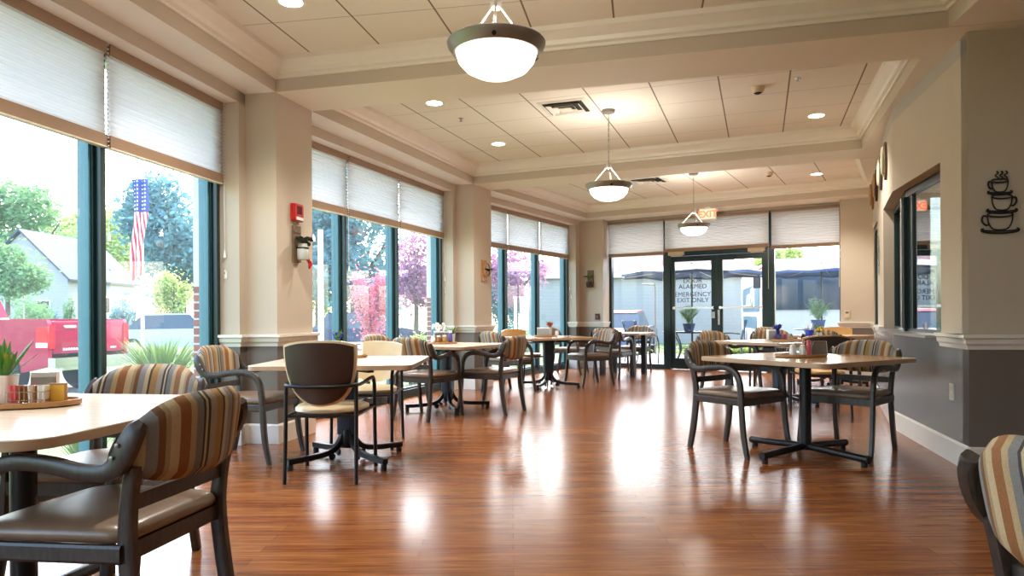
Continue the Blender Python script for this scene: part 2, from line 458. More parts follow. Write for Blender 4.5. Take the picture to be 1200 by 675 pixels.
# where the angled wall meets the far wall
dirC = d2(34.2); base = F(0, .37); rel = base - RC
den = TF.x * -dirC.y + dirC.x * TF.y
tC = (rel.x * -dirC.y + dirC.x * rel.y) / -den
RD = F(tC, .37)
e1n = Vector((3.035, 5.222)); e1f = Vector((4.015, 8.063)); e0f = Vector((2.888, 4.642)); e0n = e0f - d2(TH[1]) * 2.95
e2n = e1f + (e1n - e0f).length * d2(PHI[2]); e2f = F(4.99, 0)

# ---- floor, roof, ceiling
struct(MB().prism([(-4, -4.2), (8, -4.2), (8, 12.5), (1.2, 16), (F(-.6, .8).x, F(-.6, .8).y), (P2n + l2(25) * .6).to_tuple(), (P1n + l2(15) * .6).to_tuple(), (-3.7, 2)], -.12, 0).build('floor', M['floor']),
       'glossy red brown wood plank floor of the dining room', 'floor')
outer = [PAn + l2(TH[0]) * .9, P0n + l2(4) * .9, P1n + l2(14) * .9, P2n + l2(24) * .9, F(-.9, 1.0), F(6.5, 1.0), (8, 10), (8, -4.2), (-3.6, -4.2)]
struct(MB().prism([tuple(p) for p in outer], ZC + .12, ZC + .35).build('roof', M['roofgrey']), 'unseen flat roof slab keeping sun out of the dining room', 'roof')  # out of view, put in to block the sun

def beam(poly, nm, lab):
    b = MB().prism([tuple(p) for p in poly], ZB, ZC + .12, 0, 1, 0)
    return struct(b.build(nm, [M['wall'], M['ceil']]), lab, 'ceiling beam')
XL = 1.0
def ext(p, a, s): return p + n2(a) * s
lefts = [(PAn, P0n, TH[0], 0, PHI[0]), (P0f, P1n, TH[1], PHI[0], PHI[1]), (P1f, P2n, TH[2], PHI[1], PHI[2]), (P2f, P3, TH[3], PHI[2], 32)]
names = ['behind the camera', 'at the first window bay', 'at the second window bay', 'at the third window bay']
for (a, b, th, fa, fb), nm in zip(lefts, names):
    beam([a, b, ext(b, fb, -XL), ext(a, fa, -XL)], 'ceiling_beam', 'beige window side ceiling beam ' + nm)
ra, rb_ = e0n, e0n - d2(PHI[0]) * W
for (a, b, c, e, fi), nm in zip([(P0n, P0f, e0n, rb_, PHI[0]), (P1n, P1f, e1n, e0f, PHI[1]), (P2n, P2f, e2n, e1f, PHI[2])], ['nearest the camera', 'from the first pillar', 'from the second pillar']):
    beam([ext(a, fi, -XL), ext(b, fi, -XL), ext(c, fi, 3.2), ext(e, fi, 3.2)], 'ceiling_beam', 'beige beam crossing the ceiling ' + nm)
for (a, b, fa, fb), nm in zip([(rb_ - d2(TH[0]) * 2.9, rb_, 0, PHI[0]), (e0n, e0f, PHI[0], PHI[1]), (e1n, e1f, PHI[1], PHI[2]), (e2n, e2f, PHI[2], 32)], ['behind the camera', 'beside the dark end wall', 'above the pass through', 'in the far corner']):
    beam([a, b, ext(b, fb, 3.2), ext(a, fa, 3.2)], 'ceiling_beam', 'beige right hand ceiling beam ' + nm)
beam([F(-1.0, 0), F(8.2, 0), F(8.2, 1.0), F(-1.0, 1.0)], 'ceiling_beam', 'beige beam along the glazed far wall')
# coffers: crown moulding and a tiled panel in each
crown = [(-.01, ZB + .105), (.02, ZB + .105), (.024, ZB + .125), (.05, ZB + .135), (.06, ZB + .165), (.10, ZB + .20), (.125, ZB + .215), (.13, ZC + .05), (-.01, ZC + .05)]
cof = [(PAn, P0n, rb_, rb_ - d2(TH[0]) * 2.9, TH[0]), (P0f, P1n, e0f, e0n, TH[1]), (P1f, P2n, e1f, e1n, TH[2]), (P2f, P3, e2f, e2n, TH[3])]
for i, (a, b, c, e, th) in enumerate(cof):
    mb = MB(); moulding(mb, [a, b, c, e], crown, True)
    struct(mb.build('trim_%d' % (i + 1), M['trim'], None, 30), 'white crown moulding round the coffered ceiling ' + ['behind the camera', 'of the first bay', 'of the second bay', 'of the third bay'][i], 'moulding')
    q = offset([a, b, c, e], -.06, True)
    # panel carries its own axes so the tile grid runs with the bay
    ang = -R(th); org = (b + c) / 2
    if i == 1: org = Vector((-1.726, 5.120))
    if i == 2: org = Vector((-.207, 7.797))
    Mx = Matrix.Translation((org.x, org.y, 0)) @ Matrix.Rotation(-R([TH[0], 10.4, 19.4, 29.37][i]), 4, 'Z'); Mi = Mx.inverted()
    loc = [tuple((Mi @ Vector((p.x, p.y, 0)))[:2]) for p in q]
    o = MB().prism(loc, ZC, ZC + .11).build('ceiling', M['tiles']); o.matrix_world = Mx
    struct(o, 'square acoustic tile ceiling in the coffer ' + ['behind the camera', 'of the first bay', 'of the second bay', 'of the third bay'][i], 'ceiling')

# ---- left side pillars (lower part taupe, upper part beige), rail and baseboard
rail_prof = [(-.01, ZR - .10), (.012, ZR - .10), (.016, ZR - .075), (.03, ZR - .06), (.034, ZR - .03), (.05, ZR - .022), (.05, ZR), (-.01, ZR)]
base_prof = [(-.01, 0), (.016, 0), (.016, .15), (.008, .165), (-.01, .165)]
def pillar(Pn, Pf, ta, tb, lab):
    A = Pn + l2(ta) * .28; B = A - d2(ta) * .10; C = B + l2(ta) * .30
    D = Pf + l2(tb) * .28; E_ = D + d2(tb) * .10; G = E_ + l2(tb) * .30
    poly = [C, B, A, Pn, Pf, D, E_, G]
    t = [tuple(p) for p in poly]
    struct(MB().prism(t, ZR - .03, ZB + .02).build('pillar', M['wall']), 'beige upper part of the ' + lab, 'pillar')
    struct(MB().prism(t, 0, ZR - .03).build('pillar', M['wainscot']), 'taupe painted lower part of the ' + lab, 'pillar')
    m = MB(); moulding(m, poly, rail_prof); struct(m.build('trim_rail', M['trim'], None, 30), 'white chair rail round the ' + lab, 'moulding')
    m = MB(); moulding(m, poly, base_prof); struct(m.build('baseboard_left', M['trim']), 'white baseboard round the ' + lab, 'moulding')
    # brick and white outer face of the pillar, seen through the glass
    X1 = C + d2(ta) * .03 - l2(ta) * .02; X2 = G - d2(tb) * .03 - l2(tb) * .02
    ex = [tuple(X1), tuple(X1 + l2(ta) * .16), tuple(X2 + l2(tb) * .16), tuple(X2)]
    struct(MB().prism(ex, -.3, 1.33).build('exterior_pillar', M['brick']), 'red brick outside pier behind the ' + lab, 'pillar')
    struct(MB().prism(ex, 1.33, ZC + .1).build('exterior_pillar', M['trim']), 'white outside post above the brick behind the ' + lab, 'pillar')
pillar(P0n, P0f, TH[0], TH[1], 'pillar beside the camera')
pillar(P1n, P1f, TH[1], TH[2], 'pillar between the first two window bays')
pillar(P2n, P2f, TH[2], TH[3], 'pillar between the last two window bays')

# ---- left window bays
def window(idx, P, th, L, lab, blinds, t_end=None):
    fr = MB(); D, O = d2(th), l2(th)
    def pt(t, off): return P + D * t + O * off
    te = L - .10 if t_end is None else t_end
    rz = R(90 - th)
    mull = [.05, 1.25, 2.44, te - .03]
    def bar(t0, t1, z0, z1, o0, o1, mi=0):
        fr.prism([tuple(pt(t0, o0)), tuple(pt(t1, o0)), tuple(pt(t1, o1)), tuple(pt(t0, o1))], z0, z1, mi)
    for k, t in enumerate(mull):
        w = .045 if k in (1, 2) else .04
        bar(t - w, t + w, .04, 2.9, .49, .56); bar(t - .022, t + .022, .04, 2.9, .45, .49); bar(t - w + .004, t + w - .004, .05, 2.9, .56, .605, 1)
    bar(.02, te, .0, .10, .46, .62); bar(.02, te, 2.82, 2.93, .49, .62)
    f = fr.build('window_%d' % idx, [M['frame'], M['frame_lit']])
    struct(f, lab, 'window')
    for a, b in zip(mull[:-1], mull[1:]):
        p = MB().prism([tuple(pt(a + .03, .525)), tuple(pt(b - .03, .525)), tuple(pt(b - .03, .532)), tuple(pt(a + .03, .532))], .09, 2.83).build('window_pane', M['glass'], f)
        # thin sash edge round each pane
        s = MB()
        for (u0, u1, z0, z1) in ((a + .04, a + .062, .1, 2.82), (b - .062, b - .04, .1, 2.82), (a + .062, b - .062, .1, .125), (a + .062, b - .062, 2.795, 2.82)):
            s.prism([tuple(pt(u0, .505)), tuple(pt(u1, .505)), tuple(pt(u1, .545)), tuple(pt(u0, .545))], z0, z1)
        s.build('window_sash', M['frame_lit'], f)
    # head above the opening
    struct(MB().prism([tuple(pt(-.02, .28)), tuple(pt(te + .12, .28)), tuple(pt(te + .12, .66)), tuple(pt(-.02, .66))], ZH, ZB + .02, 0, 1, 0).build('wall_left', [M['wall'], M['ceil']]),
           'beige wall above ' + lab, 'wall')
    order = ['nearest', 'middle', 'farthest']
    for k in range(3):
        if k not in blinds: continue
        a = .06 if k == 0 else mull[k] + .03; b = mull[k + 1] + (.0 if k < 2 else .02)
        bl = thing('cellular_shade', 'white pleated shade, %s in the %s' % (order[k], lab), 'window shade', (pt(a, .44).x, pt(a, .44).y, 0), rz, 'white cellular shades of the window bays')
        Ln = b - a
        MB().box((Ln / 2, 0, ZH - .035), (Ln, .05, .07)).build('head_rail', M['rail_taupe'], bl)
        # pleated cloth
        z0, z1, n = 2.255, ZH - .07, 30
        prof = []
        for j in range(n + 1):
            z = z0 + (z1 - z0) * j / n; prof.append((.014 if j % 2 else .004, z))
        vs = [(x, -.02 + y, z) for (y, z) in prof for x in (.008, Ln - .008)] + [(x, .02 - y, z) for (y, z) in prof for x in (.008, Ln - .008)]
        fs = []
        for j in range(n): fs.append((2 * j, 2 * j + 1, 2 * j + 3, 2 * j + 2))
        o2 = 2 * (n + 1)
        for j in range(n): fs.append((o2 + 2 * j, o2 + 2 * j + 2, o2 + 2 * j + 3, o2 + 2 * j + 1))
        MB().add(vs, fs).build('shade_fabric', M['blind'], bl)
        MB().box((Ln / 2, -.002, 2.215), (Ln, .042, .078)).box((Ln / 2, -.004, 2.173), (Ln, .046, .008), 0, 1).build('bottom_rail', [M['rail_taupe'], M['trim']], bl)
        c = MB()
        for j in range(26): c.ball((Ln - .004, -.034, 2.83 - j * .026), .0065, 6)
        c.build('bead_chain', M['bead'], bl)
        c = MB().tube([(Ln - .004, -.034, 2.18), (Ln - .004, -.036, 1.62)], .0025, 5); c.build('pull_cord', M['bead'], bl)
        MB().lathe([(.004, .06), (.009, .03), (.012, 0), (.003, -.004)], 8, (Ln - .004, -.036, 1.56)).build('cord_tassel', M['white'], bl)
    return pt
W0 = window(1, PAn, TH[0], 3.868, 'dark green framed window bay added unseen behind the camera', [])  # unseen bay added for daylight fill, repeats the bay rhythm
W1 = window(2, P0f, TH[1], 3.868, 'large dark green framed window bay nearest the camera', [0, 1, 2])
W2 = window(3, P1f, TH[2], 3.868, 'dark green framed window bay between the two pillars', [0, 1, 2])
W3 = window(4, P2f, TH[3], 3.70, 'dark green framed window bay beside the far corner', [0, 1, 2], 3.72)

# ---- far wall: left pier, glazed screen with double doors, right pier
cornerL = F(-.33, .37)
def pier(poly, lab, railpts):
    t = [tuple(p) for p in poly]
    struct(MB().prism(t, ZR - .03, ZB + .02).build('wall_far', M['wall']), 'beige upper part of the ' + lab, 'wall')
    struct(MB().prism(t, 0, ZR - .03).build('wall_far', M['wainscot']), 'taupe lower part of the ' + lab, 'wall')
    m = MB(); moulding(m, railpts, rail_prof); struct(m.build('trim_rail', M['trim'], None, 30), 'white chair rail on the ' + lab, 'moulding')
    m = MB(); moulding(m, railpts, base_prof); struct(m.build('baseboard_far', M['trim']), 'white baseboard on the ' + lab, 'moulding')
c0 = P2f + l2(TH[3]) * .28 + d2(TH[3]) * 3.72
pier([c0 + l2(TH[3]) * .35, c0, cornerL, F(.175, .37), F(.175, .80), F(-.9, .80)], 'wall between the third window bay and the glazed far wall', [c0 + l2(TH[3]) * .3, c0, cornerL, F(.175, .37), F(.175, .62)])
pier([F(4.48, .80), F(4.48, .37), RD, F(tC + .5, .37), F(tC + .5, .80)], 'wall right of the glazed far screen', [F(4.48, .62), F(4.48, .37), RD])
struct(MB().prism([tuple(F(.1, .62)), tuple(F(4.55, .62)), tuple(F(4.55, .80)), tuple(F(.1, .80))], 2.90, ZB + .05).build('wall_far', M['wall']), 'beige wall strip above the glazed far screen', 'wall')
def fbox(mb, t0, t1, z0, z1, o0, o1, mi=0):
    mb.prism([tuple(F(t0, o0)), tuple(F(t1, o0)), tuple(F(t1, o1)), tuple(F(t0, o1))], z0, z1, mi); return mb
# side lights
for i, (t0, t1, lab) in enumerate([(.175, 1.36, 'tall fixed window left of the alarmed door'), (3.32, 4.48, 'tall fixed window right of the double doors')]):
    f = MB()
    fbox(f, t0, t0 + .05, 0, 2.93, .68, .78); fbox(f, t1 - .05, t1, 0, 2.93, .68, .78); fbox(f, t0 + .05, t1 - .05, 0, .09, .68, .78); fbox(f, t0 + .05, t1 - .05, 2.84, 2.93, .68, .78)
    o = struct(f.build('window_%d' % (5 + i), M['frame']), lab, 'window')
    fbox(MB(), t0 + .04, t1 - .04, .08, 2.85, .725, .732).build('window_pane', M['doorglass'], o)
# door frame, transom and two leaves
f = MB(); fbox(f, 1.36, 1.45, 0, 2.93, .67, .80); fbox(f, 3.23, 3.32, 0, 2.93, .67, .80); fbox(f, 1.45, 3.23, 2.17, 2.29, .67, .80); fbox(f, 1.45, 3.23, 2.86, 2.93, .67, .80)
o = struct(f.build('trim_door_frame', M['frame']), 'dark green metal frame round the double doors', 'door frame')
fbox(MB(), 1.45, 3.23, 2.28, 2.87, .725, .732).build('transom_pane', M['doorglass'], o)
for i, (t0, t1, lab) in enumerate([(1.455, 2.339, 'dark green glazed door with the emergency exit lettering'), (2.341, 3.225, 'dark green glazed right hand leaf of the double doors')]):
    f = MB()
    g0, g1 = (t0 + .075, t1 - .105) if i == 0 else (t0 + .105, t1 - .075)
    fbox(f, t0, g0, .015, 2.165, .70, .75); fbox(f, g1, t1, .015, 2.165, .70, .75); fbox(f, g0, g1, .015, .215, .70, .75); fbox(f, g0, g1, 2.065, 2.165, .70, .75)
    o = struct(f.build('door_%d' % (i + 1), M['frame']), lab, 'door')
    fbox(MB(), g0 - .01, g1 + .01, .205, 2.075, .722, .729).build('door_pane', M['doorglass'], o)
    m = MB(); fbox(m, t0 + .05, t1 - .05, 1.16, 1.195, .635, .665); fbox(m, t0 + .05, t0 + .08, 1.15, 1.205, .665, .70); fbox(m, t1 - .08, t1 - .05, 1.15, 1.205, .665, .70)
    m.build('push_bar', M['chrome'], o)
    m = MB(); (fbox(m, t1 - .085, t1 - .03, .98, 1.10, .66, .70) if i == 0 else fbox(m, t0 + .02, t0 + .06, .86, 1.14, .66, .70)); m.build('lock_case', M['steel'], o)
    cl = MB()
    s0 = t0 - .02 if i == 0 else t1 - .30
    fbox(cl, s0, s0 + .30, 2.185, 2.26, .60, .67); fbox(cl, s0 + .04, s0 + .26, 2.165, 2.18, .63, .66); cl.build('door_closer', M['almond'], o)
# lettering on the left leaf
def text_mesh(s, size, name, mat, parent, loc, rx, rz, depth=.002, align='CENTER', mirror=False, bold=0.0):
    cu = bpy.data.curves.new(name + '_c', 'FONT'); cu.body = s; cu.size = size; cu.align_x = align; cu.extrude = depth; cu.offset = bold
    tmp = bpy.data.objects.new(name + '_t', cu); COL.objects.link(tmp)
    dg = bpy.context.evaluated_depsgraph_get(); me = bpy.data.meshes.new_from_object(tmp.evaluated_get(dg))
    bpy.data.objects.remove(tmp)
    me.materials.clear(); me.materials.append(mat)
    o = bpy.data.objects.new(name, me); COL.objects.link(o)
    o.location = loc; o.rotation_euler = (rx, 0, rz)
    if parent: o.parent = parent
    return o
door1 = bpy.data.objects['door_1']
for s, z, sz in (('DOOR', 1.655, .122), ('ALARMED', 1.545, .122), ('EMERGENCY', 1.395, .122), ('EXIT ONLY', 1.285, .122)):
    p = F(1.875, .712); text_mesh(s, sz, 'door_lettering', M['darkred'], door1, (p.x, p.y, z), PI / 2, -R(32), bold=0)
# far shades
for t0, t1, zb, lab in ((.20, 1.35, 2.205, 'grey pleated shade above the left fixed window of the far wall'), (1.37, 3.30, 2.25, 'wide grey pleated shade above the double doors'), (3.33, 4.45, 2.205, 'grey pleated shade above the right fixed window of the far wall')):
    p = F(t0, .60); bl = thing('cellular_shade', lab, 'window shade', (p.x, p.y, 0), -R(32)); Ln = t1 - t0
    MB().box((Ln / 2, 0, 2.88), (Ln, .05, .05)).build('head_rail', M['rail_taupe'], bl)
    z0, z1, n = zb + .06, 2.86, 28; prof = [(.014 if j % 2 else .006, z0 + (z1 - z0) * j / n) for j in range(n + 1)]
    vs = [(x, -.02 + y, z) for (y, z) in prof for x in (.01, Ln - .01)] + [(x, .02 - y, z) for (y, z) in prof for x in (.01, Ln - .01)]
    o2 = 2 * (n + 1); fs = [(2 * j, 2 * j + 1, 2 * j + 3, 2 * j + 2) for j in range(n)] + [(o2 + 2 * j, o2 + 2 * j + 2, o2 + 2 * j + 3, o2 + 2 * j + 1) for j in range(n)]
    MB().add(vs, fs).build('shade_fabric', M['blindgrey'], bl)
    MB().box((Ln / 2, 0, zb + .03), (Ln, .045, .06)).build('bottom_rail', M['rail_taupe'], bl)
    MB().tube([(Ln - .01, -.035, 2.85), (Ln - .01, -.035, 1.5)], .0025, 5).build('pull_cord', M['bead'], bl)

# ---- right side: angled wall with the pass-through openings
def wallseg(a, b, z0, z1, mat, lab, th=.16, nm='wall_right'):
    q = [tuple(a), tuple(b)] + [tuple(p) for p in offset([a, b], th)][::-1]
    return struct(MB().prism(q, z0, z1).build(nm, mat), lab, 'wall')
dA = (RB - R1).normalized(); dB = (RC - RB).normalized(); dC = (RD - RC).normalized()
A1 = R1 + dA * .547; B1 = RB + dB * 1.22; B2 = RB + dB * 2.22; C1 = RC + dC * .05
ZS, ZT = .875, 2.185
def wallpoly(pts, z0, z1, mat, lab, th=.16):
    of = offset(pts, th)
    if (pts[0] - R1).length < .001: of[0] = of[0] + dA * .08
    q = [tuple(p) for p in pts] + [tuple(p) for p in of][::-1]
    return struct(MB().prism(q, z0, z1).build('wall_right', mat), lab, 'wall')
wallpoly([R1, RB, RC, RD], 0, ZS - .0, M['wainscot_gloss'], 'glossy wainscot of the angled wall, greyed by painted sky reflection')
wallpoly([R1, RB, RC, RD], ZT, 2.822, M['wall'], 'beige wall above the pass-through openings')
wallpoly([R1, RB, RC, RD], 2.822, ZB + .02, M['band'], 'pale band at the top of the angled wall')
wallpoly([R1, A1], ZS, ZT, M['wall'], 'beige wall strip between the dark end wall and the pass-through')
wallpoly([B1, B2], ZS, ZT, M['wall'], 'beige wall strip between the two pass-through openings')
wallpoly([C1, RD], ZS, ZT, M['wall'], 'beige wall strip beyond the second pass-through opening')
for pts, lab in (([R1, A1], 'beside the dark end wall'), ([B1, B2], 'between the pass-through openings'), ([C1, RD], 'beyond the pass-through openings')):
    m = MB(); moulding(m, [p for p in offset(pts, 0)][::-1], [(o, z) for o, z in rail_prof]); struct(m.build('trim_rail', M['trim'], None, 30), 'white chair rail on the angled wall ' + lab, 'moulding')
m = MB(); moulding(m, [RD, RC, RB, R1], base_prof); struct(m.build('baseboard_right', M['trim']), 'white baseboard of the angled wall', 'moulding')
# opening 1: frame, glass, steel ledge
f = MB()
def rbar(a, b, z0, z1, o0, o1, mb=f, mi=0):
    q0 = offset([a, b], o0); q1 = offset([a, b], o1); mb.prism([tuple(q0[0]), tuple(q0[1]), tuple(q1[1]), tuple(q1[0])], z0, z1, mi)
    return mb
GA = A1 + dA * .02
rbar(A1, RB, 2.12, ZT, .10, .16); rbar(RB, B1, 2.12, ZT, .10, .16)
rbar(A1, RB, ZS, ZS + .05, .10, .16); rbar(RB, B1, ZS, ZS + .05, .10, .16)
rbar(A1, A1 + dA * .03, ZS + .05, 2.12, .10, .16)
rbar(RB - dA * .20, RB - dA * .05, ZS + .05, 2.12, .11, .15); rbar(RB - dA * .05, RB + dA * .0, ZS, 2.12, .08, .15)
rbar(RB, RB + dB * .40, ZS + .05, 2.12, .11, .15); rbar(B1 - dB * .06, B1, ZS + .05, 2.12, .10, .16)
o = struct(f.build('window_7', M['frame']), 'dark framed pass-through window wrapping round the bend of the wall', 'window')
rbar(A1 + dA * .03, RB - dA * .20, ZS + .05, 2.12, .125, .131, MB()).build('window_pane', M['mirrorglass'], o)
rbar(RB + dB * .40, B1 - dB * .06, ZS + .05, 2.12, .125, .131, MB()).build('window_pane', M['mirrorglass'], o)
rbar(RB - dA * .045, RB - dA * .02, ZS + .05, 2.12, .06, .08, MB()).build('edge_strip', M['steel'], o)
s = MB(); rbar(A1 + dA * .02, RB - dA * .02, ZS, ZS + .022, -.10, .10, s); s.build('steel_ledge', M['steel'], o)
s = MB(); rbar(RB + dB * .04, B1 - dB * .04, ZS, ZS + .022, -.06, .10, s); s.build('steel_ledge', M['steel'], o)
f = MB(); rbar(B2, RC, 2.12, ZT, .02, .16, f); rbar(B2, RC, ZS, ZS + .04, .02, .16, f); rbar(B2, B2 + dB * .05, ZS, ZT, .02, .16, f); rbar(RC, C1, ZS, ZT, .02, .16, f)
o = struct(f.build('window_8', M['frame']), 'narrow dark framed pass-through opening at the far end of the angled wall', 'window')
rbar(B2 + dB * .05, RC, ZS + .04, 2.12, .10, .106, MB()).build('window_pane', M['mirrorglass'], o)
# dim kitchen behind the openings
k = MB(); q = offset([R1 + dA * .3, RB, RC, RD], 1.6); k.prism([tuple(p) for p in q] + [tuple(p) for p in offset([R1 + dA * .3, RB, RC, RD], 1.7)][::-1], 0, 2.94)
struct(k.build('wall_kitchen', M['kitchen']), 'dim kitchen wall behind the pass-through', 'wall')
# dark end wall, rail, baseboard
D8 = n2(8.5); R1e = R1 + D8 * 3.4
wl = [tuple(R1 + D8 * .0), tuple(R1e), tuple(R1e + d2(8.5) * .15), tuple(R1 + dA * .15 + n2(14.4) * .1), tuple(R1 + dA * .12)]
struct(MB().prism(wl, ZR - .03, ZB + .02).build('wall_right', M['wall']), 'shaded beige end wall carrying the coffee cup art', 'wall')
struct(MB().prism(wl, 0, ZR - .03).build('wall_right', M['wainscot']), 'dark taupe wainscot below the coffee cup art', 'wall')
m = MB(); moulding(m, [R1 + dA * .3, R1, R1e], rail_prof); struct(m.build('trim_rail', M['trim'], None, 30), 'white chair rail below the coffee cup art', 'moulding')
m = MB(); moulding(m, [R1, R1e], base_prof); struct(m.build('baseboard_right', M['trim']), 'white baseboard below the coffee cup art', 'moulding')
# the rest of the room around the camera
struct(MB().box((2.2, -3.6, 1.5), (11.5, .2, 3.0)).build('wall_back', M['wall']), 'beige back wall behind the camera', 'wall')
struct(MB().box((6.5, .4, 1.5), (.2, 8.0, 3.0)).build('wall_right', M['wall']), 'beige side wall out of sight on the right', 'wall')
struct(MB().box((-2.75, -3.0, 1.5), (.2, 1.4, 3.0)).build('wall_left', M['wall']), 'beige wall behind the camera on the window side', 'wall')
# ------------------------------------------------------------------ chairs
def bentwood_chair(label, loc, face):
    """striped upholstered armchair on a bent wood frame; local +y is the way the sitter faces"""
    t = thing('dining_armchair', label, 'chair', (loc[0], loc[1], 0), R(face - 90), 'striped bentwood dining armchairs')
    cw = M['chairwood']
    for s in (-1, 1):
        MB().sweep([(s * .225, -.285, 0), (s * .222, -.25, .18), (s * .218, -.225, .40), (s * .222, -.232, .54), (s * .23, -.255, .655)], .016, [.020, .024, .025, .022, .020], smooth=4).build('leg', cw, t, 40)
        MB().sweep([(s * .272, .285, 0), (s * .270, .252, .16), (s * .268, .235, .34), (s * .268, .225, .50)], .0155, [.017, .020, .021, .021], smooth=4).build('leg', cw, t, 40)
        a = MB().sweep([(s * .268, .225, .50), (s * .268, .212, .575), (s * .268, .170, .635), (s * .268, .09, .662), (s * .268, -.02, .658), (s * .268, -.12, .640), (s * .267, -.195, .640),
                       (s * .265, -.232, .662), (s * .266, -.254, .694), (s * .264, -.270, .728), (s * .258, -.284, .758), (s * .246, -.296, .778)], .0165, [.021, .021, .022, .023, .022, .022, .024, .028, .030, .029, .025, .012], smooth=4)
        o = a.build('armrest', cw, t, 40)
        b = MB()
        for (y, z) in ((-.228, .685), (-.245, .72)): b.lathe([(.0001, 0), (.0065, 0), (.0065, .0035), (.0001, .005)], 8, (0, 0, 0), M=Matrix.Translation((s * (.284), y, z)) @ Matrix.Rotation(s * PI / 2, 4, 'Y'))
        b.build('screw_cap', M['bronze'], o)
    f = MB()
    f.box((0, .235, .405), (.52, .03, .05)).box((0, -.215, .405), (.42, .03, .05))
    for s in (-1, 1): f.sweep([(s * .235, -.22, .405), (s * .262, .235, .405)], .012, .026, side=(1, 0, 0), smooth=0)
    f.build('seat_frame', cw, t)
    MB().box((0, -.232, .545), (.43, .018, .045)).build('back_rail', cw, t)
    c = MB()
    lo = lambda w, d, r, z, y=0: rrect(w * .90, d, r, z, 5, (0, .015 + y), w)
    c.loft([lo(.47, .44, .05, .425), lo(.515, .485, .06, .435), lo(.53, .50, .07, .452), lo(.52, .49, .08, .468), lo(.47, .44, .09, .478), lo(.30, .28, .09, .483)])
    c.build('seat', M['vinyl'], t, 60)
    # back pad, arched top, wrapped slightly round the sitter
    nx, nz = 22, 10; vs = []; fs = []
    def surf(u, v, side):
        au = abs(u); zt = .848 - .085 * au ** 4.0; zb = .590 + .055 * au ** 5
        z = zb + (zt - zb) * v; x = .252 * u * (1 - .05 * (1 - v) ** 2)
        y = -.318 + .085 * u * u - (z - .60) * .16
        th = .030 * (max(0, 1 - abs(2 * v - 1) ** 5)) ** .5 * (max(0, 1 - au ** 8)) ** .5 + .003
        return (x, y + side * th, z)
    for side in (-1, 1):
        for j in range(nz + 1):
            for i in range(nx + 1): vs.append(surf(-1 + 2 * i / nx, j / nz, side))
    st = (nx + 1) * (nz + 1); idx = lambda i, j, k: k * st + j * (nx + 1) + i
    for k in (0, 1):
        for j in range(nz):
            for i in range(nx): fs.append((idx(i, j, k), idx(i + 1, j, k), idx(i + 1, j + 1, k), idx(i, j + 1, k)))
    for i in range(nx): fs.append((idx(i, 0, 0), idx(i + 1, 0, 0), idx(i + 1, 0, 1), idx(i, 0, 1))); fs.append((idx(i, nz, 0), idx(i + 1, nz, 0), idx(i + 1, nz, 1), idx(i, nz, 1)))
    for j in range(nz): fs.append((idx(0, j, 0), idx(0, j + 1, 0), idx(0, j + 1, 1), idx(0, j, 1))); fs.append((idx(nx, j, 0), idx(nx, j + 1, 0), idx(nx, j + 1, 1), idx(nx, j, 1)))
    MB().add(vs, fs).build('backrest', M['stripes'], t, 70)
    return t
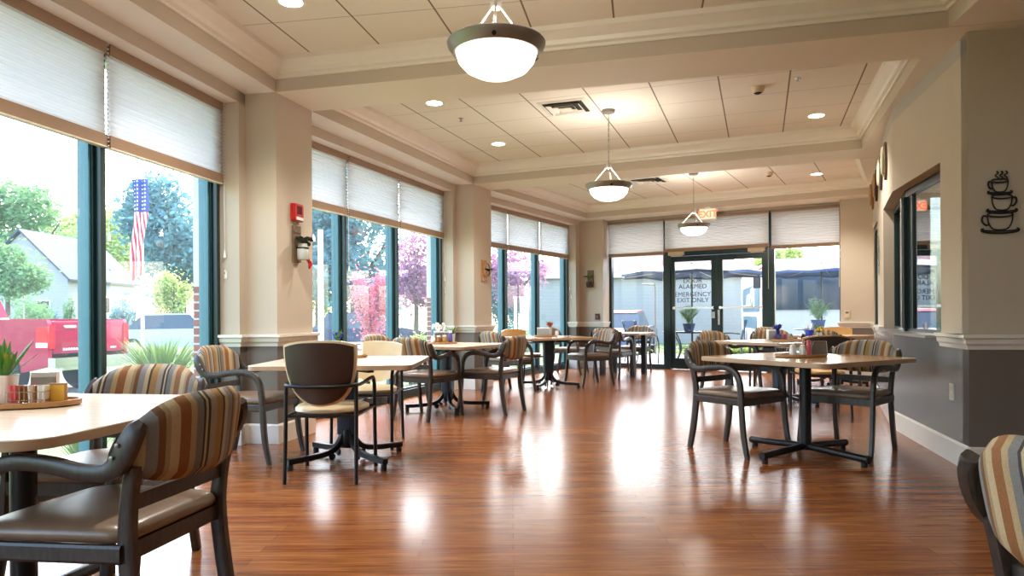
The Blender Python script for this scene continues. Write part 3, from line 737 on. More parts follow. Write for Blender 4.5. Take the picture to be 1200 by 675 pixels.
def shell_chair(label, loc, face, pad, hz=0.0):
    """vinyl padded chair with a plastic back shell on a black tube frame"""
    t = thing('tube_frame_chair', label, 'chair', (loc[0], loc[1], 0), R(face - 90), 'vinyl tube frame chairs')
    bk = M['black']
    for s in (-1, 1):
        MB().tube([(s * .245, .285, 0), (s * .243, .272, .30), (s * .243, .265, .54), (s * .243, .245, .612), (s * .243, .20, .640)], .0135, 8, smooth=4).build('leg', bk, t, 60)
        MB().tube([(s * .228, -.275, 0), (s * .226, -.250, .30), (s * .224, -.240, .625)], .0135, 8, smooth=3).build('leg', bk, t, 60)
    MB().tube([(-.243, .21, .639), (-.243, .10, .640), (-.243, -.10, .630), (-.238, -.20, .628), (-.20, -.265, .625), (-.10, -.300, .622), (0, -.308, .621), (.10, -.300, .622), (.20, -.265, .625), (.238, -.20, .628), (.243, -.10, .630), (.243, .10, .640), (.243, .21, .639)], .0125, 8, smooth=4).build('armrest', bk, t, 60)
    f = MB()
    f.tube([(-.243, .268, .43), (.243, .268, .43)], .011, 6); f.tube([(-.225, -.243, .43), (.225, -.243, .43)], .011, 6)
    for s in (-1, 1): f.tube([(s * .225, -.243, .43), (s * .243, .268, .43)], .011, 6)
    f.build('seat_frame', bk, t)
    lo = lambda w, d, r, z: rrect(w * .92, d, r, z, 6, (0, .02), w)
    MB().loft([lo(.40, .40, .16, .405), lo(.45, .45, .17, .42), lo(.47, .47, .18, .436)]).build('seat_shell', M['shell'], t, 60)
    MB().loft([lo(.46, .46, .18, .437), lo(.485, .485, .19, .447), lo(.48, .48, .19, .466), lo(.42, .42, .17, .478), lo(.25, .25, .10, .482)]).build('seat', pad, t, 60)
    def back(side0, side1, grow, nm, mat):
        nx, nz = 18, 12; vs = []; fs = []
        for side in (side0, side1):
            for j in range(nz + 1):
                v = j / nz
                for i in range(nx + 1):
                    u = -1 + 2 * i / nx
                    wv = (.225 + grow) * (math.sin(PI / 2 * min(1, (v * .90 + .10) ** .45))) * (1 - .03 * v)
                    z = .505 - grow + (.325 + hz + 2 * grow) * v - .028 * (abs(u) ** 3) * v + .03 * (abs(u) ** 2) * (1 - v)
                    y = -.262 + .055 * u * u - (z - .5) * .13
                    vs.append((wv * u, y + side, z))
        st = (nx + 1) * (nz + 1); idx = lambda i, j, k: k * st + j * (nx + 1) + i
        for k in (0, 1):
            for j in range(nz):
                for i in range(nx): fs.append((idx(i, j, k), idx(i + 1, j, k), idx(i + 1, j + 1, k), idx(i, j + 1, k)))
        for i in range(nx): fs.append((idx(i, 0, 0), idx(i + 1, 0, 0), idx(i + 1, 0, 1), idx(i, 0, 1))); fs.append((idx(i, nz, 0), idx(i + 1, nz, 0), idx(i + 1, nz, 1), idx(i, nz, 1)))
        for j in range(nz): fs.append((idx(0, j, 0), idx(0, j + 1, 0), idx(0, j + 1, 1), idx(0, j, 1))); fs.append((idx(nx, j, 0), idx(nx, j + 1, 0), idx(nx, j + 1, 1), idx(nx, j, 1)))
        MB().add(vs, fs).build(nm, mat, t, 60)
    back(-.030, -.012, 0, 'back_shell', M['shell']); back(-.011, .026, .014, 'backrest', pad)
    return t
# first of each kind, then copies
A0 = bentwood_chair('striped armchair nearest the camera, seen from behind at the left table', (-1.27, 2.24), 170)
G_A = 'striped bentwood dining armchairs'
for (x, y, f, lab) in [
    (-1.70, 2.97, 266, 'striped armchair against the window beyond the nearest left table'),
    (-1.99, 5.38, -9, 'striped armchair beside the first pillar, facing the table with the blue flower'),
    (-.905, 7.42, 61, 'striped armchair standing just behind the right corner of the table with the blue flower'),
    (-.22, 7.78, 152.6, 'striped armchair turned left at the right side of the table before the second pillar'),
    (-1.36, 8.24, -28, 'striped armchair half hidden at the window side of the condiment jar table'),
    (1.17, 10.66, 205, 'striped armchair with black arms right of the table with the red flower'),
    (-.07, 9.83, 40, 'pale striped armchair at the left corner of the table with the red flower'),
    (1.03, 12.72, -20, 'striped armchair in the far corner under the wall planter'),
    (1.68, 11.80, 60, 'striped armchair pulled up to the small square table by the far window'),
    (2.27, 13.10, 240, 'striped armchair against the far window, behind the small square table'),
    (1.77, 5.55, -54, 'yellow brown striped armchair left of the table with the wire condiment caddy'),
    (2.63, 5.50, 221, 'striped armchair between the grey angled wall and the table with the wire caddy'),
    (1.275, 1.26, 14, 'striped armchair cut off by the right edge of the picture'),
    (2.72, 8.82, 300, 'grey looking striped armchair at the left of the table with the blue vase'),
    (3.48, 9.46, 250, 'striped armchair behind the condiments on the table with the blue vase'),
    (4.17, 11.02, 288, 'striped armchair standing farthest back, close to the right fixed window'),
    (4.36, 9.62, 40, 'dark orange striped armchair in front of the brown table near the far right corner')]:
    dup(A0, (x, y, 0), R(f - 90), lab)
B0 = shell_chair('cream vinyl chair with dark shell back turned to the camera at the blue flower table', (-1.225, 4.75), 90, M['cream'], .07)
shell_chair('cream vinyl chair on the far side of the table with the blue flower', (-1.20, 5.92), 268, M['cream'])
T0 = shell_chair('tan vinyl chair at the window side of the table with the red flower', (.17, 10.84), -52, M['tan'])
dup(T0, (5.05, 10.92, 0), R(252 - 90), 'tan vinyl chair behind the brown table near the far right corner')
dup(T0, (3.24, 7.40, 0), R(80 - 90), 'vinyl chair with black looking shell back before the table with the blue vase')

# ------------------------------------------------------------------ tables
def table(label, loc, rot, style, wood, side=1.10, brot=None, r=.07):
    t = thing('dining_table', label, 'table', (loc[0], loc[1], 0), R(rot), 'square pedestal dining tables')
    MB().loft([rrect(side - .02, side - .02, r, .706), rrect(side, side, r, .709), rrect(side, side, r, .737)], 0).build('table_edge', M['edge'], t, 40)
    MB().loft([rrect(side - .001, side - .001, r, .7365), rrect(side - .006, side - .006, r, .7400)]).build('tabletop', wood, t, 40)
    br = R((rot if brot is None else brot) - rot); RM = Matrix.Rotation(br, 4, 'Z')
    k = MB()
    for a in (0, 1): k.box((0, 0, .685), (.62, .045, .04), a * PI / 2, M=RM)
    k.build('top_bracket', M['black'], t)
    if style == 'tube':
        MB().lathe([(.042, .05), (.042, .70)], 20).build('column', M['bluegrey'] if False else M['black'], t, 40)
        for a in range(4):
            MA = RM @ Matrix.Rotation(a * PI / 2, 4, 'Z')
            b = MB().tube([(.03, 0, .075), (.49, 0, .052)], .026, 10, M=MA); o = b.build('leg', M['black'], t, 40)
            MB().lathe([(.022, 0), (.022, .03)], 10, (.46, 0, 0), M=MA).lathe([(.028, 0), (.028, .012)], 10, (0, 0, 0), M=MA @ Matrix.Translation((.485, 0, .052)) @ Matrix.Rotation(PI / 2, 4, 'Y')).build('foot', M['rubber'], o)
    else:
        MB().loft([rrect(.14, .10, .02, .20, 3), rrect(.15, .10, .02, .70, 3)]).build('column', M['bluegrey'], t, 40)
        MB().lathe([(.05, .10), (.06, .13), (.06, .22), (.045, .25)], 12).build('hub', M['black'], t, 40)
        for a in range(4):
            MA = RM @ Matrix.Rotation(a * PI / 2, 4, 'Z')
            o = MB().sweep([(.035, 0, .24), (.06, 0, .16), (.12, 0, .095), (.22, 0, .07), (.36, 0, .062), (.48, 0, .058)], .022, .020, side=(0, 1, 0), smooth=4, M=MA).build('leg', M['black'], t, 40)
            c = MB().lathe([(.018, 0), (.022, .004), (.022, .03), (.012, .045)], 10, (.46, 0, 0), M=MA)
            c.build('foot', M['rubber'], o)
            MB().ball((.13, 0, .045), (.028, .014, .028), 10, M=MA).build('caster', M['rubber'], o)
    return t
table('pale square table nearest the camera on the left with the wooden tray', (-1.73, 2.49), -9, 'tube', M['maple'], 1.08, -5, .12)
table('pale square table with the blue flower and menu stand beside the first pillar', (-1.22, 5.21), 0, 'curved', M['maple'], 1.10, 45)
table('pale square table with condiment jars and white napkins before the second pillar', (-.73, 7.97), 62, 'curved', M['maple'], 1.08, 16)
table('brown square table with the red flower and napkin box near the third window bay', (.53, 10.37), 20, 'curved', M['oak'], 1.08, -22)
table('oak square table with the wire condiment caddy on the right, standing clear', (2.19, 5.27), 31, 'tube', M['oak'], 1.10, 32)
table('square table with the blue vase behind the wire caddy table', (3.15, 8.32), 28, 'curved', M['maple'], 1.08, 40)
table('brown square table near the far right corner', (4.70, 10.36), 34, 'curved', M['oak'], .92, 60)
t = thing('leg_table', 'small square table on four thick black legs by the far window', 'table', (1.97, 12.48, 0), R(-30))
MB().loft([rrect(.86, .86, .03, .706), rrect(.88, .88, .03, .709), rrect(.88, .88, .03, .737)]).build('table_edge', M['edge'], t, 40)
MB().loft([rrect(.879, .879, .03, .7365), rrect(.874, .874, .03, .74)]).build('tabletop', M['maple'], t, 40)
for sx in (-1, 1):
    for sy in (-1, 1): MB().box((sx * .28, sy * .28, .353), (.085, .085, .706)).build('leg', M['black'], t)

# ------------------------------------------------------------------ things on the tables (tops at 0.740)
ZTB = .741
def leaves(mb, n, r, h, lean, wid=.014, c=(0, 0, 0), seed=1, seg=4, mi=0):
    q = random.Random(seed)
    for i in range(n):
        a = 2 * PI * i / n + q.uniform(-.4, .4); L = r * q.uniform(.7, 1.15); H = h * q.uniform(.7, 1.1); w = wid * q.uniform(.7, 1.2)
        vs = []
        for j in range(seg + 1):
            u = j / seg; rad = L * u; z = H * (u * (1 + lean) - lean * 2 * u * u) ; ww = w * math.sin(PI * min(.999, .12 + .88 * u)) + .0006
            x, y = c[0] + rad * math.cos(a), c[1] + rad * math.sin(a)
            vs += [(x - ww * math.sin(a), y + ww * math.cos(a), c[2] + z), (x + ww * math.sin(a), y - ww * math.cos(a), c[2] + z), (x, y, c[2] + z - ww * .5)]
        fs = []
        for j in range(seg):
            for k in range(3): fs.append((3 * j + k, 3 * j + (k + 1) % 3, 3 * j + 3 + (k + 1) % 3, 3 * j + 3 + k))
        mb.add(vs, fs, mi)
    return mb
def tray(lab, x, y, z, rx, ry, rz=0, mat=None):
    o = MB().loft([[(rx * k * math.cos(2 * PI * i / 28), ry * k * math.sin(2 * PI * i / 28), zz) for i in range(28)] for k, zz in ((.90, 0), (1.0, .004), (1.0, .022), (.96, .022), (.94, .010), (.5, .009))]).build('wooden_tray', mat or M['traywood'], None, 40)
    o.location = (x, y, z); o.rotation_euler = (0, 0, rz); return tag(o, lab, 'tray')
def shaker(lab, x, y, z, body, cap, h=.08, r=.02, group=None):
    t = thing('shaker', lab, 'shaker', (x, y, z), 0, group)
    MB().lathe([(r * .95, 0), (r, .004), (r, h * .55), (r * .8, h * .72)], 14).build('body', body, t, 40)
    MB().lathe([(r * .82, h * .72), (r * .86, h * .76), (r * .8, h * .92), (r * .4, h)], 14).build('cap', cap, t, 40); return t
def jar(lab, x, y, z, fill, h=.075, r=.024, group=None, lidm=None):
    t = thing('condiment_jar', lab, 'jar', (x, y, z), 0, group)
    MB().lathe([(r * .9, 0), (r, .006), (r, h * .7), (r * .75, h * .82)], 14).build('body', fill, t, 40)
    MB().lathe([(r * .8, h * .82), (r * .84, h * .84), (r * .84, h), (r * .7, h * 1.01)], 14).build('lid', lidm or M['white'], t, 40); return t
def vase(lab, x, y, z, vm, h, r, flower, leafm, nleaf=10, fr=.03, seed=3, petals=True):
    t = thing('flower_vase', lab, 'vase', (x, y, z))
    MB().lathe([(r * .8, 0), (r, .006), (r * .85, h * .5), (r * 1.05, h * .96), (r * 1.0, h), (r * .8, h * .97), (r * .6, h * .5)], 16).build('vase_body', vm, t, 40)
    leaves(MB(), nleaf, .075, .13, .12, .008, (0, 0, h * .8), seed).build('leaf_spray', leafm, t, 60)
    if petals:
        b = MB(); q = random.Random(seed)
        for k in range(16):
            a = q.uniform(0, 2 * PI); rr = fr * q.uniform(.1, .9); b.ball((rr * math.cos(a), rr * math.sin(a), h + .02 + q.uniform(0, fr * .9)), fr * .34, 6)
        b.build('flower', flower, t, 60)
    return t
def napkin_stack(lab, x, y, z, rz=0, w=.12, d=.07, h=.09):
    t = thing('napkin_holder', lab, 'napkin holder', (x, y, z), rz)
    f = MB(); f.box((0, 0, .003), (w, d, .006))
    for s in (-1, 1): f.box((0, s * d / 2, h * .45), (w * .9, .003, h * .9))
    f.build('holder', M['steel'], t)
    MB().box((0, 0, .008 + h / 2), (w * .96, d * .8, h)).build('napkins', M['ceramic'], t); return t
# near left table
TX, TY = -1.84, 2.63
tray('long wooden tray on the nearest left table', TX, TY, ZTB, .21, .13, .15)
zt = ZTB + .011
t = thing('potted_plant', 'white pot with a lily like green plant on the nearest left tray', 'plant', (-1.905, 2.645, zt))
MB().loft([rrect(.06, .06, .015, 0, 3), rrect(.075, .075, .018, .10, 3), rrect(.078, .078, .018, .104, 3), rrect(.066, .066, .016, .104, 3), rrect(.060, .060, .014, .085, 3)]).build('pot', M['ceramic'], t, 40)
leaves(MB(), 18, .10, .15, .05, .011, (0, 0, .085), 5).build('leaves', M['greenleaf'], t, 60)
b = MB()
for k in range(5): b.tube([(0, 0, .09), (.012 * math.cos(k * 1.3), .012 * math.sin(k * 1.3), .18 + .012 * k)], .0025, 5)
b.build('stems', M['greenleaf'], t)
b = MB(); leaves(b, 6, .03, .045, 0, .010, (.004, .0, .15), 9); b.build('flower', M['yellow'], t, 60)
napkin_stack('white napkins standing in a holder on the nearest left tray', -1.80, 2.715, zt, .3, .09, .05, .10)
def packet_caddy(lab, x, y, z, rz, cols, w=.11):
    t = thing('packet_caddy', lab, 'caddy', (x, y, z), rz)
    f = MB(); f.box((0, 0, .002), (w, .05, .004))
    for s in (-1, 1):
        for zz in (.015, .045): f.tube([(-w / 2, s * .025, zz), (w / 2, s * .025, zz)], .0018, 5)
        for k in range(4): f.tube([(-w / 2 + w * k / 3, s * .025, .002), (-w / 2 + w * k / 3, s * .025, .045)], .0018, 5)
    for zz in (.015, .045):
        for s in (-1, 1): f.tube([(s * w / 2, -.025, zz), (s * w / 2, .025, zz)], .0018, 5)
    f.build('wire_rack', M['chrome'], t)
    q = random.Random(len(lab))
    for k, cm in enumerate(cols):
        MB().box((0, 0, 0), (.006, .042, .062), M=Matrix.Translation((-w / 2 + w * (k + .5) / len(cols), 0, .037)) @ Matrix.Rotation(q.uniform(-.12, .12), 4, 'Y')).build('sugar_packet', cm, t)
    return t
packet_caddy('wire rack of pink and brown sugar packets on the nearest left tray', -1.785, 2.605, zt, .1, [M['pink'], M['pink'], M['brownjar'], M['brownjar'], M['ceramic'], M['traywood'], M['ceramic'], M['ceramic']], .13)
o = MB().box((0, 0, .036), (.058, .016, .072)).box((0, -.0085, .036), (.046, .001, .058), mi=1).build('tea_box', [M['traywood'], M['yellow']]); o.location = (-1.705, 2.645, zt); o.rotation_euler = (0, 0, .25)
tag(o, 'small yellow packet box at the right end of the nearest left tray', 'box')
# blue flower table
tray('flat brown tray under the blue flower vase', -1.33, 5.55, ZTB, .19, .09, 0)
shaker('white cylinder shaker left of the blue flower vase', -1.475, 5.57, zt, M['ceramic'], M['white'], .105, .03)
vase('clear vase with a bright blue flower and green leaves', -1.375, 5.56, zt, M['jarglass'], .12, .035, M['cobalt'], M['greenleaf'], 12, .045, 4)
t = thing('menu_stand', 'small framed menu card leaning beside the blue flower vase', 'menu', (-1.255, 5.57, zt), .05)
Mt = Matrix.Rotation(-.18, 4, 'X')
MB().box((0, 0, .055), (.145, .006, .11), M=Mt).build('card', M['ceramic'], t)
b = MB(); q = random.Random(4)
for k in range(9): b.box((q.uniform(-.05, .05), -.0036, .02 + .009 * k), (q.uniform(.02, .05), .0012, .006), M=Mt)
b.build('printed_picture', M['purple'], t)
MB().box((0, .03, .02), (.12, .05, .006)).build('foot', M['chrome'], t)
# condiment jar table
tray('round wooden tray under the jars before the second pillar', -.80, 8.10, ZTB, .17, .13, .2)
napkin_stack('tall white napkin stack behind the condiment jars', -.84, 8.13, zt, .2, .13, .07, .13)
jar('white condiment jar at the left of the three jars', -.90, 8.03, zt, M['ceramic'], .08, .026); jar('amber condiment jar in the middle of the three jars', -.835, 8.02, zt, M['brownjar'], .085, .026); jar('tan condiment jar at the right of the three jars', -.77, 8.02, zt, M['traywood'], .09, .026)
jar('purple topped bottle right of the three condiment jars', -.705, 8.05, zt, M['purple'], .14, .024, None, M['ceramic'])
vase('slim glass with tall green sprigs beside the purple topped bottle', -.69, 8.16, zt, M['jarglass'], .10, .03, M['greenleaf'], M['greenleaf'], 12, .03, 8, False)
b = MB(); q = random.Random(2)
for k in range(26): b.ball((q.uniform(-.08, .06), q.uniform(-.03, .03), .02 + q.uniform(-.02, .05)), .016, 6)
o = b.build('white_flower_bunch', M['ceramic'], None, 60); o.location = (-.84, 8.13, zt + .15); tag(o, 'bunch of white paper flowers on top of the napkins before the second pillar', 'flowers')
# red flower table
tray('round wooden tray on the red flower table', .50, 10.42, ZTB, .17, .13, 0)
napkin_stack('white and silver napkin box on the red flower table', .47, 10.40, zt, -.3, .20, .09, .12)
vase('small vase with a red flower and green leaves on the brown table', .56, 10.46, zt, M['jarglass'], .13, .035, M['red'], M['greenleaf'], 14, .05, 6)
jar('small white jar right of the red flower vase', .66, 10.40, zt, M['ceramic'], .08, .028)
# wire caddy table
tray('round wooden tray under the wire condiment caddy', 2.17, 5.30, ZTB, .19, .14, 0)
t = thing('condiment_caddy', 'chrome wire condiment caddy on the oak table', 'caddy', (2.12, 5.32, zt + .002), .05)
f = MB()
for z, gx in ((.004, .10), (.055, .115), (.10, .135)):
    f.tube([(-gx, -.05, z), (gx, -.05, z), (gx, .05, z), (-gx, .05, z), (-gx, -.05, z)], .0028, 6)
for k in range(9):
    u = -1 + k / 4
    for s in (-1, 1): f.tube([(u * .10, s * .05, .004), (u * .135, s * .05, .10)], .0018, 5)
f.build('wire_basket', M['chrome'], t)
shaker('white salt shaker, left of the pair in front of the wire caddy', 2.085, 5.235, zt, M['ceramic'], M['white'], .085, .024)
shaker('white shaker, right of the pair in front of the wire caddy', 2.155, 5.23, zt, M['ceramic'], M['white'], .082, .024)
jar('pink topped bottle beside the white shakers', 2.205, 5.24, zt, M['pink'], .115, .017, None, M['pink'])
t = thing('menu_stand', 'slanted grey menu card at the right of the wire caddy', 'menu', (2.30, 5.27, zt), -.15)
MB().box((0, 0, .05), (.105, .006, .10), M=Matrix.Rotation(-.3, 4, 'X')).build('card', M['wainscot'], t)
f = MB()
for s in (-1, 1): f.tube([(s * .056, 0, .002), (s * .056, .032, .103)], .003, 5)
f.tube([(-.056, .032, .103), (.056, .032, .103)], .003, 5); f.tube([(-.056, 0, .002), (.056, 0, .002)], .003, 5); f.build('card_frame', M['chrome'], t)
# blue vase table
tray('wooden tray holding packets behind the wire caddy table', 3.22, 8.28, ZTB, .19, .13, 0)
packet_caddy('wire rack of purple and pink packets on the table with the blue vase', 3.17, 8.26, zt, 0, [M['purple'], M['cobalt'], M['purple'], M['pink'], M['purple'], M['pink'], M['ceramic']], .15)
napkin_stack('upright white napkins left of the purple packets', 3.05, 8.30, zt, .2, .10, .06, .12)
vase('dark glass with a deep blue flower above the purple packets', 3.15, 8.36, zt, M['cobalt'], .11, .03, M['cobalt'], M['darkleaf'], 10, .05, 12)
vase('cobalt blue vase with a pointed white bud', 3.46, 8.20, ZTB, M['cobalt'], .13, .045, M['ceramic'], M['ceramic'], 5, .02, 15, False)
vase('small yellow flower vase right of the cobalt blue vase', 3.60, 8.26, ZTB, M['jarglass'], .10, .03, M['yellow'], M['greenleaf'], 14, .045, 16)
# ------------------------------------------------------------------ ceiling fixtures
def pendant(lab, x, y, rim=2.42):
    t = thing('pendant_light', lab, 'pendant lamp', (x, y, 0), 0, 'bowl pendant lights')
    MB().lathe([(.02, ZC - .035), (.06, ZC - .03), (.07, ZC - .01), (.07, ZC)], 24).build('canopy', M['bronze'], t, 40)
    c = MB(); n = int((ZC - .04 - rim - .20) / .028)
    for k in range(n):
        z = rim + .21 + k * .028
        c.tube([(.006 * math.cos(a) * (1 if k % 2 else 0), .006 * math.cos(a) * (0 if k % 2 else 1), z + .019 * math.sin(a)) for a in [i * PI / 4 for i in range(9)]], .0024, 5, caps=False)
    c.tube([(.004, .004, rim + .2), (.004, .004, ZC - .03)], .0016, 5)
    c.build('chain', M['bronze'], t)
    MB().lathe([(.008, rim + .235), (.026, rim + .225), (.03, rim + .20), (.026, rim + .175), (.008, rim + .165)], 16).build('hub', M['bronze'], t, 40)
    for k in range(3):
        a = k * 2 * PI / 3 + .5
        MB().tube([(.02 * math.cos(a), .02 * math.sin(a), rim + .19), (.215 * math.cos(a), .215 * math.sin(a), rim + .0)], .0055, 8).build('support_rod', M['bronze'], t, 40)
    r = MB().lathe([(.205, rim - .05), (.215, rim - .052), (.240, rim - .02), (.246, rim), (.240, rim + .008), (.225, rim + .006), (.20, rim - .02), (.20, rim - .05)], 40, caps=False)
    ring = r.build('ring', M['bronze'], t, 40)
    b = MB()
    for k in range(3):
        a = k * 2 * PI / 3 + .5; b.lathe([(.0001, 0), (.011, 0), (.011, .012), (.0001, .014)], 10, M=Matrix.Translation((.226 * math.cos(a), .226 * math.sin(a), rim - .032)) @ Matrix.Rotation(a, 4, 'Z') @ Matrix.Rotation(PI / 2 + .6, 4, 'Y'))
    b.build('ring_knob', M['black'], ring)
    MB().lathe([(.203, rim - .03), (.203, rim - .05), (.190, rim - .09), (.155, rim - .13), (.10, rim - .158), (.05, rim - .168), (.001, rim - .171)], 40, caps=False).build('glass_bowl', M['glassbowl'], t, 60)
    l = bpy.data.lights.new('bowl_lamp', 'POINT'); l.energy = 18; l.color = (1, .95, .87); l.shadow_soft_size = .12
    lo = bpy.data.objects.new('bowl_lamp', l); COL.objects.link(lo); lo.parent = t; lo.location = (0, 0, rim + .06)
pendant('glowing bowl pendant light nearest the camera, large at the top of the picture', -.07, 3.51)
pendant('glowing bowl pendant light in the middle bay below the air vent', 1.02, 7.36)
pendant('glowing bowl pendant light farthest away, beside the exit sign', 2.77, 10.70)
pendant('added unseen bowl pendant light behind the camera', -.45, -.55)  # continues the pendant row out of view, added to light the camera end
def downlight(lab, x, y, a=0, e=118):
    t = thing('recessed_downlight', lab, 'ceiling light', (x, y, 0), 0, 'recessed downlights')
    MB().lathe([(.078, ZC - .004), (.098, ZC - .006), (.10, ZC - .001), (.078, ZC)], 24, caps=False).build('trim_ring', M['white'], t, 40)
    MB().lathe([(.079, ZC - .003), (.06, ZC - .0035), (.001, ZC - .004)], 24, caps=False).build('lens', M['lamp'], t, 60)
    l = bpy.data.lights.new('downlight_lamp', 'SPOT'); l.energy = e; l.color = (1, .95, .87); l.spot_size = R(125); l.spot_blend = .6; l.shadow_soft_size = .07
    lo = bpy.data.objects.new('downlight_lamp', l); COL.objects.link(lo); lo.parent = t; lo.location = (0, 0, ZC - .03)
for x, y, lab in [(-1.485, 4.775, 'downlight at the top edge of the picture near the first pillar'), (-.766, 7.07, 'left hand downlight of the middle bay, just beyond the crossing beam'), (-.157, 8.78, 'second downlight of the middle bay, nearer the second pillar'),
                  (3.30, 7.61, 'downlight at the right of the middle bay near the angled wall'), (4.69, 10.82, 'downlight in the far bay near the right corner'),
                  (-1.75, 3.05, 'added unseen downlight above the nearest left table'), (1.8, .6, 'added unseen downlight right of the camera'), (-1.6, -1.0, 'added unseen downlight left behind the camera')]:  # unseen downlights added to light the room around the camera
    downlight(lab, x, y, 0, 45 if y < 1 else 118)
def air_vent(lab, x, y, a, s=.56):
    t = thing('air_vent', lab, 'air vent', (x, y, ZC), R(-a), 'square ceiling air vents')
    def ringm(o, i, z0, z1):
        m = MB(); m.loft([[(sx * o, sy * o, z0) for sx, sy in ((-1, -1), (1, -1), (1, 1), (-1, 1))], [(sx * i, sy * i, z1) for sx, sy in ((-1, -1), (1, -1), (1, 1), (-1, 1))], [(sx * (i - .004), sy * (i - .004), z1 + .003) for sx, sy in ((-1, -1), (1, -1), (1, 1), (-1, 1))], [(sx * (o - .004), sy * (o - .004), z0 + .004) for sx, sy in ((-1, -1), (1, -1), (1, 1), (-1, 1))]], caps=False); return m
    h = s / 2
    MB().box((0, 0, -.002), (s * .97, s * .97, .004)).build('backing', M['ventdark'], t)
    ringm(h, h * .84, -.004, -.012).build('frame', M['grille'], t)
    ringm(h * .70, h * .58, -.03, -.008).build('louver', M['grille'], t)
    ringm(h * .46, h * .36, -.034, -.008).build('louver', M['grille'], t)
    MB().box((0, 0, -.03), (h * .5, h * .5, .006)).build('centre_plate', M['grille'], t)
air_vent('large square air vent between the first two pendant lights', .57, 7.24, 19.4, .50)
air_vent('smaller looking air vent in the far bay behind the middle pendant', 2.19, 11.25, 29.4)
t = thing('smoke_detector', 'round smoke detector on the ceiling of the middle bay', 'smoke detector', (2.33, 6.64, ZC))
MB().lathe([(.04, -.055), (.052, -.045), (.06, -.02), (.065, 0)], 20).build('body', M['almond'], t, 40); MB().lathe([(.02, -.066), (.038, -.056)], 16).build('sensor', M['ventdark'], t, 40)
t = thing('smoke_detector', 'smoke detector in the far bay near its downlight', 'smoke detector', (3.90, 10.66, ZC))
MB().lathe([(.04, -.055), (.052, -.045), (.06, -.02), (.065, 0)], 20).build('body', M['almond'], t, 40); MB().lathe([(.02, -.066), (.038, -.056)], 16).build('sensor', M['ventdark'], t, 40)
for x, y, lab in ((2.61, 6.40, 'small sprinkler head right of the smoke detector'), (-.54, 7.63, 'small sprinkler head between the two left downlights')):
    t = thing('sprinkler', lab, 'sprinkler', (x, y, ZC), 0); MB().lathe([(.028, -.004), (.03, 0)], 16).build('plate', M['steel'], t, 40); MB().lathe([(.02, -.034), (.02, -.031), (.006, -.028), (.006, -.004)], 12).build('deflector', M['steel'], t, 40)
# exit sign under the far beam
p = Vector((3.46, 12.42)); t = thing('exit_sign', 'red lettered illuminated exit sign hanging before the far shades', 'exit sign', (p.x, p.y, 2.823), -R(32))
MB().box((0, .02, 0), (.30, .04, .20)).build('sign_box', M['white'], t)
mx = emit('lit_red_sign_face', (1, .16, .06, 1), .9); mx.node_tree.nodes['Principled BSDF'].inputs['Base Color'].default_value = (.9, .3, .2, 1)
MB().box((0, -.002, 0), (.262, .004, .165)).build('sign_face', emit('lit_sign_panel', (1, .52, .36, 1), .55), t)
text_mesh('EXIT', .165, 'sign_letters', mx, t, (0, -.006, -.057), PI / 2, 0, .0015, bold=.006)
MB().box((0, .02, .112), (.10, .03, .026)).build('mount', M['white'], t)

# ------------------------------------------------------------------ on the walls
def onwall(P, a, s, z, out=0.0):            # point s along heading a from P, 'out' to the right (into the room)
    q = P + d2(a) * s + n2(a) * out; return (q.x, q.y, z)
def rz_of(a): return R(90 - a) - PI / 2 + PI / 2
# fire alarm on the first pillar: local x along the wall, -y out of the wall
def wallthing(name, lab, cat, P, a, s, z):
    q = P + d2(a) * s; return thing(name, lab, cat, (q.x, q.y, z), R(90 - a))
t = wallthing('fire_alarm', 'red fire alarm sounder on the first pillar', 'fire alarm', P1n, PHI[1], .285, 1.975)
MB().loft([rrect(.15, .155, .012, 0, 3), rrect(.15, .155, .012, .035, 3), rrect(.13, .135, .012, .045, 3)], M=Matrix.Rotation(PI / 2, 4, 'X')).build('body', M['red'], t, 30)
b = MB()
for k in range(5): b.box((-.03 + .015 * k, -.0465, .02), (.006, .004, .07))
b.build('sounder_slots', M['darkred'], t); MB().box((0, -.047, -.055), (.10, .012, .026)).build('strobe', M['ceramic'], t)
def board_planter(lab, P, a, s, z, w, h, seed, extra=None, board=M['boardwood'], jar_=True):
    t = wallthing('wall_planter', lab, 'wall planter', P, a, s, z)
    MB().box((0, -.012, 0), (w, .022, h)).box((0, -.025, h * .32), (w * .9, .006, .012)).build('board', board, t)
    if jar_:
        MB().lathe([(.045, -.10), (.05, -.09), (.05, .0), (.04, .02), (.042, .04)], 16, (0, -.075, -h * .12)).build('jar', M['jarglass'], t, 40)
        MB().lathe([(.052, -.005), (.054, .0), (.052, .008)], 16, (0, -.075, -h * .12), caps=False).build('clamp', M['blackiron'], t)
    return t
t = board_planter('grey wood board with a jar, dark leaves and dried red peppers on the first pillar', P1n, PHI[1], .285, 1.70, .115, .32, 1)
leaves(MB(), 12, .10, .10, .45, .026, (0, -.08, .0), 21).build('leaves', M['darkleaf'], t, 60)
b = MB(); q = random.Random(5)
for k in range(7): b.ball((.05 + q.uniform(-.02, .02), -.10 + q.uniform(-.02, .02), -.06 - .022 * k), (.012, .012, .028), 8)
b.build('red_peppers', M['red'], t, 60)
b = MB()
for k in range(6): b.ball((.04 + q.uniform(-.03, .03), -.11 + q.uniform(-.02, .02), .02 + q.uniform(-.02, .03)), .02, 8)
b.build('dark_berries', M['blackiron'], t, 60)
t = board_planter('brown wood plaque with a dark dried bunch on the second pillar', P2n, PHI[2], .30, 1.72, .14, .31, 2, None, M['traywood'], False)
MB().tube([(.02 + .10 * math.cos(k * PI / 8), -.05, .01 + .10 * math.sin(k * PI / 8)) for k in range(17)], .012, 6).build('twig_ring', M['traywood'], t, 60)
